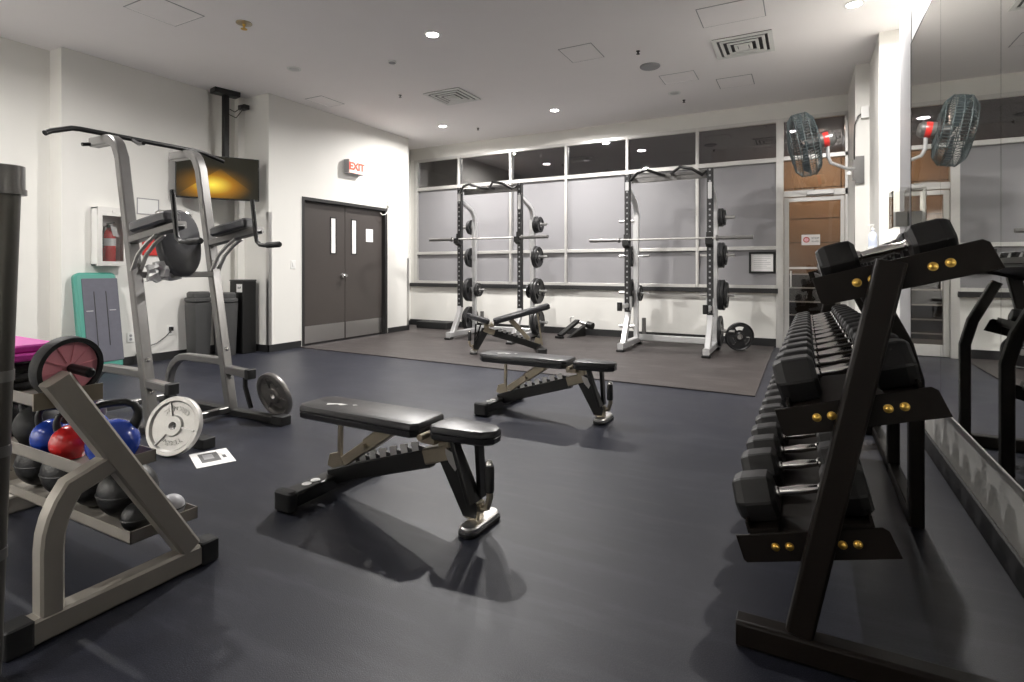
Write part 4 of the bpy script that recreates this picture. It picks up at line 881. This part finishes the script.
# things on the top tray
g = MB((-2.55, .92, .73)); random.seed(5)
for k in range(3):
    g.tube([(p.x, p.y, p.z) for p in arc((-2.55+.02*random.uniform(-1, 1), .92, .73+.018+.030*k), .065-.006*k, 0, 2*PI, 20, (1, 0, 0), (0, 1, .12*random.uniform(-1, 1)))[:-1]], .016, 8, True)
tag(g.build('coiled_rope', 'rub'), 'coil of black rope beside the pink ab wheel', 'rope')
g = MB((-2.86, .92, .73)); g.rbox((-2.86, .92, .762), (.32, .18, .062), .02); g.rbox((-2.86, .92, .816), (.28, .17, .045), .02, Matrix.Rotation(.1, 3, 'Z'))
tag(g.build('foam_pad', 'rub'), 'black foam pads stacked behind the coiled rope', 'pad')
ps = thing('folded_mat', 'folded magenta foam mat lying over the black pads and rope', 'mat', (-2.71, .945, .84)); o = (-2.71, .945, .84)
for k in range(2): MB(o).rbox((-2.71+.02*k, .945-.004*k, .854+.028*k), (.58-.08*k, .18-.02*k, .027), .03, Matrix.Rotation(-.04*k, 3, 'Z'), 4).build('mat_fold', 'mag', ps)

# machine post at the left edge
ef = thing('equipment_frame', 'dark grey tubular machine frame with a top collar at the left edge', 'machine frame', (-1.985, .66, 0)); o = (-1.985, .66, 0)
M['post'] = mat('dark_grey_metal', (.10, .095, .085), .32, metal=.55, var=.1)
a = Vector((-1.995, .685, .02)); e = Vector((-1.940, .715, 1.42))
a = Vector((-2.010, .660, .03)); e = Vector((-1.968, .690, 1.42))
g = MB(o); g.tube([a, e], .034, 22); g.build('upright', 'post', ef)
g = MB(o); g.tube([e-Vector((0, 0, .035)), e+Vector((0, 0, .035))], .042, 22); g.tube([e-Vector((0, 0, .03)), e-Vector((0, 0, .045))], .046, 22); g.build('top_collar', 'tower', ef)
for z in (.33, .62, .83):
    q = a+(e-a)*z/1.4; g = MB(o); g.tube([q, q+Vector((0, 0, .03))], .037, 22); g.build('clamp_ring', 'tower', ef)
g = MB(o); g.tube([e, e+Vector((-.5, -.30, 0))], .034, 20); g.tube([e+Vector((-.5, -.30, 0)), e+Vector((-.5, -.30, -1.40))], .034, 20); g.build('top_rail', 'post', ef)
g = MB(o); g.tube([a+Vector((0, 0, .0)), a+Vector((-.5, -.30, 0))], .03, 20); g.build('bottom_rail', 'post', ef)

# ------------------------------------------------------------------ dumbbell rack
RY0, RY1 = 1.90, 4.62
DO = (.12, 2.8, 0)
rk = thing('dumbbell_rack', 'black three-tier dumbbell rack standing along the mirror wall', 'dumbbell rack', DO)
TIERS = [((.022, 1.100), (.448, 1.212)), ((-.080, .692), (.338, .805)), ((-.192, .276), (.226, .389))]
LIFT = [.004, .036, .052]
g = MB(DO); g.rect([(-.19, 1.86, .04), (.56, 1.86, .04)], .07, .08); g.build('base_beam', 'brn', rk, bev=.003)
g = MB(DO); g.rect([(-.19, RY1, .04), (.42, RY1, .04)], .07, .08); g.build('base_beam', 'brn', rk, bev=.003)
MB(DO).rect([(.445, 3.07, .03), (.445, RY1, .03)], .06, .06).build('side_rail', 'brn', rk, bev=.003)
for y in (1.86, RY1+.04):
    g = MB(DO); g.rect([(-.015, y, .08), (.213, y, 1.19)], .075, .06, (0, -1, 0)); g.build('slanted_post', 'brn', rk, bev=.003)
for y in (3.07, 3.80, RY1+.05):
    g = MB(DO); g.rect([(.445, y, .0), (.445, y, .66), (.405, y, .82), (.28, y, 1.08)], .06, .06, (0, 1, 0)); g.build('rear_leg', 'brn', rk, bev=.003)
trays = []
for ti, (p, q) in enumerate(TIERS):
    u = Vector((q[0]-p[0], 0, q[1]-p[1])); W = u.length; u.normalize(); n_ = Vector((-u.z, 0, u.x)); yv = Vector((0, 1, 0)); P0 = Vector((p[0], 0, p[1]))
    def at(s_, h_, y, P0=P0+n_*LIFT[ti], u=u, n_=n_): return P0+u*s_+n_*h_+yv*y
    g = MB(DO)
    for s0 in (.05, W-.13): # two saddle rails
        g.prism([at(s0, -.012, RY0), at(s0+.085, -.012, RY0), at(s0+.085, .0, RY0), at(s0, .0, RY0)], (0, RY1-RY0, 0))
        g.prism([at(s0-.006, -.012, RY0), at(s0+.002, -.012, RY0), at(s0+.002, .022, RY0), at(s0-.006, .022, RY0)], (0, RY1-RY0, 0)) if s0 < .1 else g.prism([at(s0+.085, -.012, RY0), at(s0+.093, -.012, RY0), at(s0+.093, .022, RY0), at(s0+.085, .022, RY0)], (0, RY1-RY0, 0))
    g.prism([at(.05, -.030, RY0), at(W-.05, -.030, RY0), at(W-.05, -.012, RY0), at(.05, -.012, RY0)], (0, RY1-RY0, 0))
    tr = g.build('shelf', 'brn', rk); trays.append((at, W, u, n_))
    for y in (RY0-.008, RY1):
        g = MB(DO); c = .02
        lf = LIFT[ti]; g.prism([at(.006, .038-lf, y), at(W-.018, .042-lf, y), at(W-.004, .042-.012-lf, y), at(W+.008, -.046-lf, y), at(c*.9, -.048-lf, y), at(.010, -.048+c*.5-lf, y)], (0, .008, 0)); g.build('end_plate', 'brn', tr, bev=.002)
    for s_ in (.115, .155, .30, .34):
        c = at(s_, -.002-LIFT[ti], RY0-.008); g = MB(DO); g.lathe(c, (0, -1, 0), [(.0125, 0), (.0125, .002), (.0085, .0025), (.0085, .007), (.005, .009)], 18); g.build('bolt', 'brass', tr)

def dumbbell(at, u, n_, s_mid, y, R_, L_, gap, label, group):
    """hex dumbbell, axis along the tilted shelf"""
    ang = math.atan2(u.z, u.x); loc = at(s_mid, .0005, y)
    t = thing('hex_dumbbell', label, 'dumbbell', loc, 0, group); t.rotation_euler = (0, -ang, 0)
    ap = R_*math.cos(PI/6)
    for sx in (-1, 1):
        g = MB(); prof = [(gap/2, .74), (gap/2+.012, .97), (gap/2+L_*.3, 1.0), (gap/2+L_*.75, 1.0), (gap/2+L_-.008, .90), (gap/2+L_, .80)]
        vs = []; k = 12
        for x, sc in prof:
            for q in range(6):
                for da in (-.055, .055):
                    a = PI/6+q*PI/3+PI/6+da; vs.append((sx*x, R_*sc*math.cos(a)*(math.cos(0)), ap+R_*sc*math.sin(a)))
        zmin = min(v[2] for v in vs); vs = [(a, b_, c-zmin) for a, b_, c in vs]
        g.add(vs, [(i*k+q, i*k+(q+1) % k, (i+1)*k+(q+1) % k, (i+1)*k+q) for i in range(len(prof)-1) for q in range(k)]+[tuple(range(k))[::-1], tuple((len(prof)-1)*k+q for q in range(k))])
        hd = g.build('head', 'hex', t, ang=12)
        MB().lathe((sx*(gap/2+L_-.001), 0, R_*.97), (sx, 0, 0), [(R_*.5, 0), (R_*.5, .002), (R_*.42, .002)], 20).build('weight_disc', 'grey', hd)
    g = MB(); zc = R_*.975
    g.lathe((-gap/2, 0, zc), (1, 0, 0), [(.017, 0), (.017, gap*.06), (.0125, gap*.10), (.0135, gap*.25), (.0165, gap*.5), (.0135, gap*.75), (.0125, gap*.90), (.017, gap*.94), (.017, gap)], 18); g.build('handle', 'chrome', t)
    return t
ORD = ['nearest', 'second', 'third', 'fourth', 'fifth', 'sixth', 'seventh', 'eighth', 'ninth', 'tenth', 'eleventh', 'twelfth', 'thirteenth', 'fourteenth', 'fifteenth']
def row(ti, nm_, ys, sizes, ds_):
    at, W, u, n_ = trays[ti]
    for k, y in enumerate(ys):
        R_, L_, gap = sizes(k)
        lab = 'black hex dumbbell with chrome handle, %s from the near end of the %s tier' % (ORD[k], nm_) if k else 'black hex dumbbell with chrome handle, nearest on the %s tier of the rack' % nm_
        dumbbell(at, u, n_, W/2+ds_, y, R_, L_, gap, lab, 'hex dumbbells on the %s tier' % nm_)
row(0, 'top', [1.985]+[2.17+.20*k for k in range(12)], lambda k: (max(.045, .068-.006*min(k, 2)-.0012*k), max(.07, .105-.005*k), .135), -.012)
row(1, 'middle', [1.995+.205*k for k in range(13)], lambda k: (.076-.0016*k, .118-.002*k, .14), .0)
row(2, 'bottom', [1.992, 2.255]+[2.455+.20*k for k in range(11)], lambda k: (.079-.0008*k, .122-.0015*k, .14), .0)

# ------------------------------------------------------------------ right side: fan, dispenser, bottle, box
fn = thing('wall_fan', 'grey-green caged wall fan on an arm beside the glass door', 'fan', (-.03, 7.35, 2.62)); o = (-.03, 7.35, 2.62)
fa = Vector((-.97, -.03, -.17)).normalized(); fs_ = fa.cross(Vector((0, 0, 1))).normalized(); fu = fs_.cross(fa).normalized(); c = Vector(o)-fa*.02
Rf = .37
def circ(r, h, n=40): return [c+fa*h+(fs_*math.cos(2*PI*q/n)+fu*math.sin(2*PI*q/n))*r for q in range(n)]
g = MB(o)
for r_, h in ((Rf, -.07), (Rf, .07), (Rf, 0), (Rf*.80, .135), (Rf*.55, .15), (Rf*.3, .16), (Rf*.80, -.135), (Rf*.5, -.155)): g.tube(circ(r_, h), .005, 6, True)
for k in range(64):
    a = 2*PI*k/64; w = fs_*math.cos(a)+fu*math.sin(a)
    g.tube([c+fa*.165+w*.05, c+fa*.15+w*Rf*.5, c+fa*.13+w*Rf*.82, c+fa*.08+w*Rf*.985, c+w*Rf*1.0, c-fa*.08+w*Rf*.985, c-fa*.13+w*Rf*.82, c-fa*.155+w*Rf*.45, c-fa*.16+w*.10], .0036, 5)
g.lathe(c+fa*.16, fa, [(.07, 0), (.07, .008), (.05, .014)], 24)
g.build('cage', 'cagegrn', fn)
for k in range(4):
    a = k*PI/2+.4; u1 = fs_*math.cos(a)+fu*math.sin(a); u2 = fa.cross(u1)
    g = MB(o); p_ = [c+u1*.05-u2*.03+fa*.015, c+u1*.33-u2*.12+fa*.05, c+u1*.345+u2*.06-fa*.03, c+u1*.05+u2*.05-fa*.02]; g.prism(p_, fa*.003); g.build('blade', 'blade', fn)
g = MB(o); g.lathe(c-fa*.16, -fa, [(.05, -.14), (.06, -.13), (.085, 0), (.085, .13), (.06, .16), (.03, .165)], 24); g.build('motor', 'tower', fn)
g = MB(o); g.lathe(c-fa*.20, -fa, [(.0865, 0), (.0875, .005), (.0875, .05), (.0865, .055)], 24); g.build('motor_band', 'red', fn)
mb_ = c-fa*.25
g = MB(o); g.tube([mb_-Vector((0, 0, .08)), mb_+Vector((.0, .02, -.20)), mb_+Vector((.03, .05, -.27)), (.45, 7.66, 2.35), (.545, 7.735, 2.36)], .02, 12); g.build('arm', 'silver', fn)
g = MB(o); g.bb((.53, 7.705, 2.18), (.62, 7.739, 2.50)); g.bb((.50, 7.70, 2.22), (.54, 7.735, 2.46)); g.build('wall_bracket', 'tower', fn)
lp = MB((.45, 7.7, 2.2)); lp.lathe((.46, 7.68, 2.33), (0, 0, -1), [(.012, 0), (.03, .02), (.03, .05)], 14); tag(lp.build('pull_switch', 'white'), 'small pull switch hanging under the fan arm', 'switch')
t = thing('sensor_box', 'white electric box with a black cord on the column beside the fan', 'electric box', (.625, 7.73, 3.01)); o = (.625, 7.73, 3.01)
MB(o).bb((.585, 7.69, 2.945), (.665, 7.739, 3.085)).build('box', 'white', t, bev=.004)
MB(o).tube([(.59, 7.71, 3.0), (.555, 7.70, 2.97), (.525, 7.71, 2.88), (.52, 7.71, 2.7), (.52, 7.71, 2.46)], .008, 8).build('cord', 'blk', t)
# paper dispenser at the mirror end
ds = thing('paper_dispenser', 'clear acrylic paper towel dispenser at the end of the mirror wall', 'dispenser', (XR, 5.2, 1.62)); o = (XR, 5.2, 1.62)
g = MB(o); g.bb((XR-.006, 5.06, 1.48), (XR, 5.30, 1.78)); g.bb((XR-.11, 5.06, 1.48), (XR, 5.064, 1.78)); g.bb((XR-.11, 5.296, 1.48), (XR, 5.30, 1.78)); g.bb((XR-.11, 5.06, 1.48), (XR-.106, 5.30, 1.76)); g.bb((XR-.11, 5.06, 1.48), (XR, 5.30, 1.484)); g.build('acrylic_box', glassmat('acrylic_sheet', (.95, .95, .94), add=.03), ds)
g = MB(o); g.bb((XR-.09, 5.085, 1.485), (XR-.015, 5.275, 1.60)); g.build('paper_towels', 'paper', ds)
sh = MB((.78, 6.1, 1.35)); sh.bb((.80, 5.95, 0), (1.15, 6.6, 1.36)); cb2 = tag(sh.build('side_cabinet', 'white', bev=.005), 'narrow white cabinet standing in the recess beyond the mirror wall', 'cabinet')
MB((.78, 6.1, 1.35)).bb((.815, 5.945, .70), (1.13, 5.95, 1.33)).build('cabinet_door', 'white', cb2); MB((.78, 6.1, 1.35)).bb((.815, 5.945, .05), (1.13, 5.95, .68)).build('cabinet_door', 'white', cb2)
for z in (.62, .76): MB((.78, 6.1, 1.35)).bb((.85, 5.925, z-.03), (.862, 5.945, z+.03)).build('handle', 'steel', cb2)
bt = thing('spray_bottle', 'pale blue pump bottle on a small wall shelf beyond the dumbbell rack', 'bottle', (.625, 6.85, 1.385)); o = (.625, 6.85, 1.385)
MB(o).lathe(o, (0, 0, 1), [(.036, 0), (.04, .008), (.04, .12), (.03, .15), (.014, .165), (.014, .18)], 24).build('body', 'lav', bt)
g = MB(o); g.lathe((o[0], o[1], 1.565), (0, 0, 1), [(.018, 0), (.018, .02), (.006, .022), (.006, .05), (.014, .052), (.014, .065)]); g.rect([(o[0], o[1], 1.622), (o[0]-.045, o[1]-.01, 1.615)], .014, .012); g.build('pump_head', 'white', bt)
g = MB((.63, 6.8, 1.37)); g.bb((.57, 6.795, 1.372), (.674, 6.92, 1.384)); g.prism([(.665, 6.80, 1.372), (.674, 6.80, 1.372), (.674, 6.80, 1.29)], (0, .012, 0)); tag(g.build('wall_shelf', 'white'), 'small white shelf on the column holding the pump bottle', 'shelf')

# ------------------------------------------------------------------ lights
def lamp(kind, loc, power, size=.1, col=(1, .97, .935), rot=(0, 0, 0), spread=PI, nm='downlight_beam'):
    l = bpy.data.lights.new(nm, kind); l.energy = power; l.color = col
    if kind == 'AREA': l.shape = 'DISK'; l.size = size; l.spread = spread
    if kind == 'SPOT': l.spot_size = spread; l.spot_blend = .5; l.shadow_soft_size = size
    if kind == 'POINT': l.shadow_soft_size = size
    o_ = bpy.data.objects.new(nm, l); C.objects.link(o_); o_.location = loc; o_.rotation_euler = rot; return o_
KP = 110
for x, y, _, k in LIGHTS: lamp('AREA', (x, y, H-.012), KP*k, .13, spread=math.radians(168 if y > -2 else 105))
for x, y in ((-5.0, 11), (-2.8, 10.6), (-.2, 10.3), (1.6, 10.3)):
    t = thing('corridor_downlight', 'round light in the corridor ceiling beyond the windows', 'ceiling light', (x, y, 3.45), 0, 'corridor ceiling lights')
    MB((x, y, 3.45)).lathe((x, y, 3.45), (0, 0, -1), [(.08, 0), (.08, .006), (.05, .008)], 24).build('lens', M['lens'], t)
lamp('AREA', (.2, 10.2, 3.4), 32, .2, (1, .80, .58)); lamp('AREA', (1.6, 10.2, 3.4), 26, .2, (1, .80, .58)); lamp('AREA', (-4.0, 10.8, 3.4), 12, .2)
w = bpy.data.worlds.new('World'); bpy.context.scene.world = w; w.use_nodes = True
w.node_tree.nodes['Background'].inputs[0].default_value = (.8, .82, .85, 1); w.node_tree.nodes['Background'].inputs[1].default_value = .3

# ------------------------------------------------------------------ camera and view
cam = bpy.data.cameras.new('camera'); co = bpy.data.objects.new('camera', cam); C.objects.link(co)
co.location = (0, 0, 1.17); co.rotation_euler = (PI/2, 0, math.atan(293/550)); cam.sensor_width = 36; cam.lens = 550/1024*36; cam.shift_y = -73/1024; cam.clip_start = .05
sc = bpy.context.scene; sc.camera = co
sc.view_settings.view_transform = 'Standard'; sc.view_settings.look = 'None'; sc.view_settings.gamma = 1; sc.view_settings.use_curve_mapping = False
sc.view_settings.exposure = .32
sc.cycles.max_bounces = 10; sc.cycles.diffuse_bounces = 8; sc.cycles.glossy_bounces = 4; sc.cycles.transparent_max_bounces = 10; sc.cycles.use_denoising = True; sc.cycles.sample_clamp_indirect = 6; sc.cycles.caustics_reflective = False; sc.cycles.caustics_refractive = False
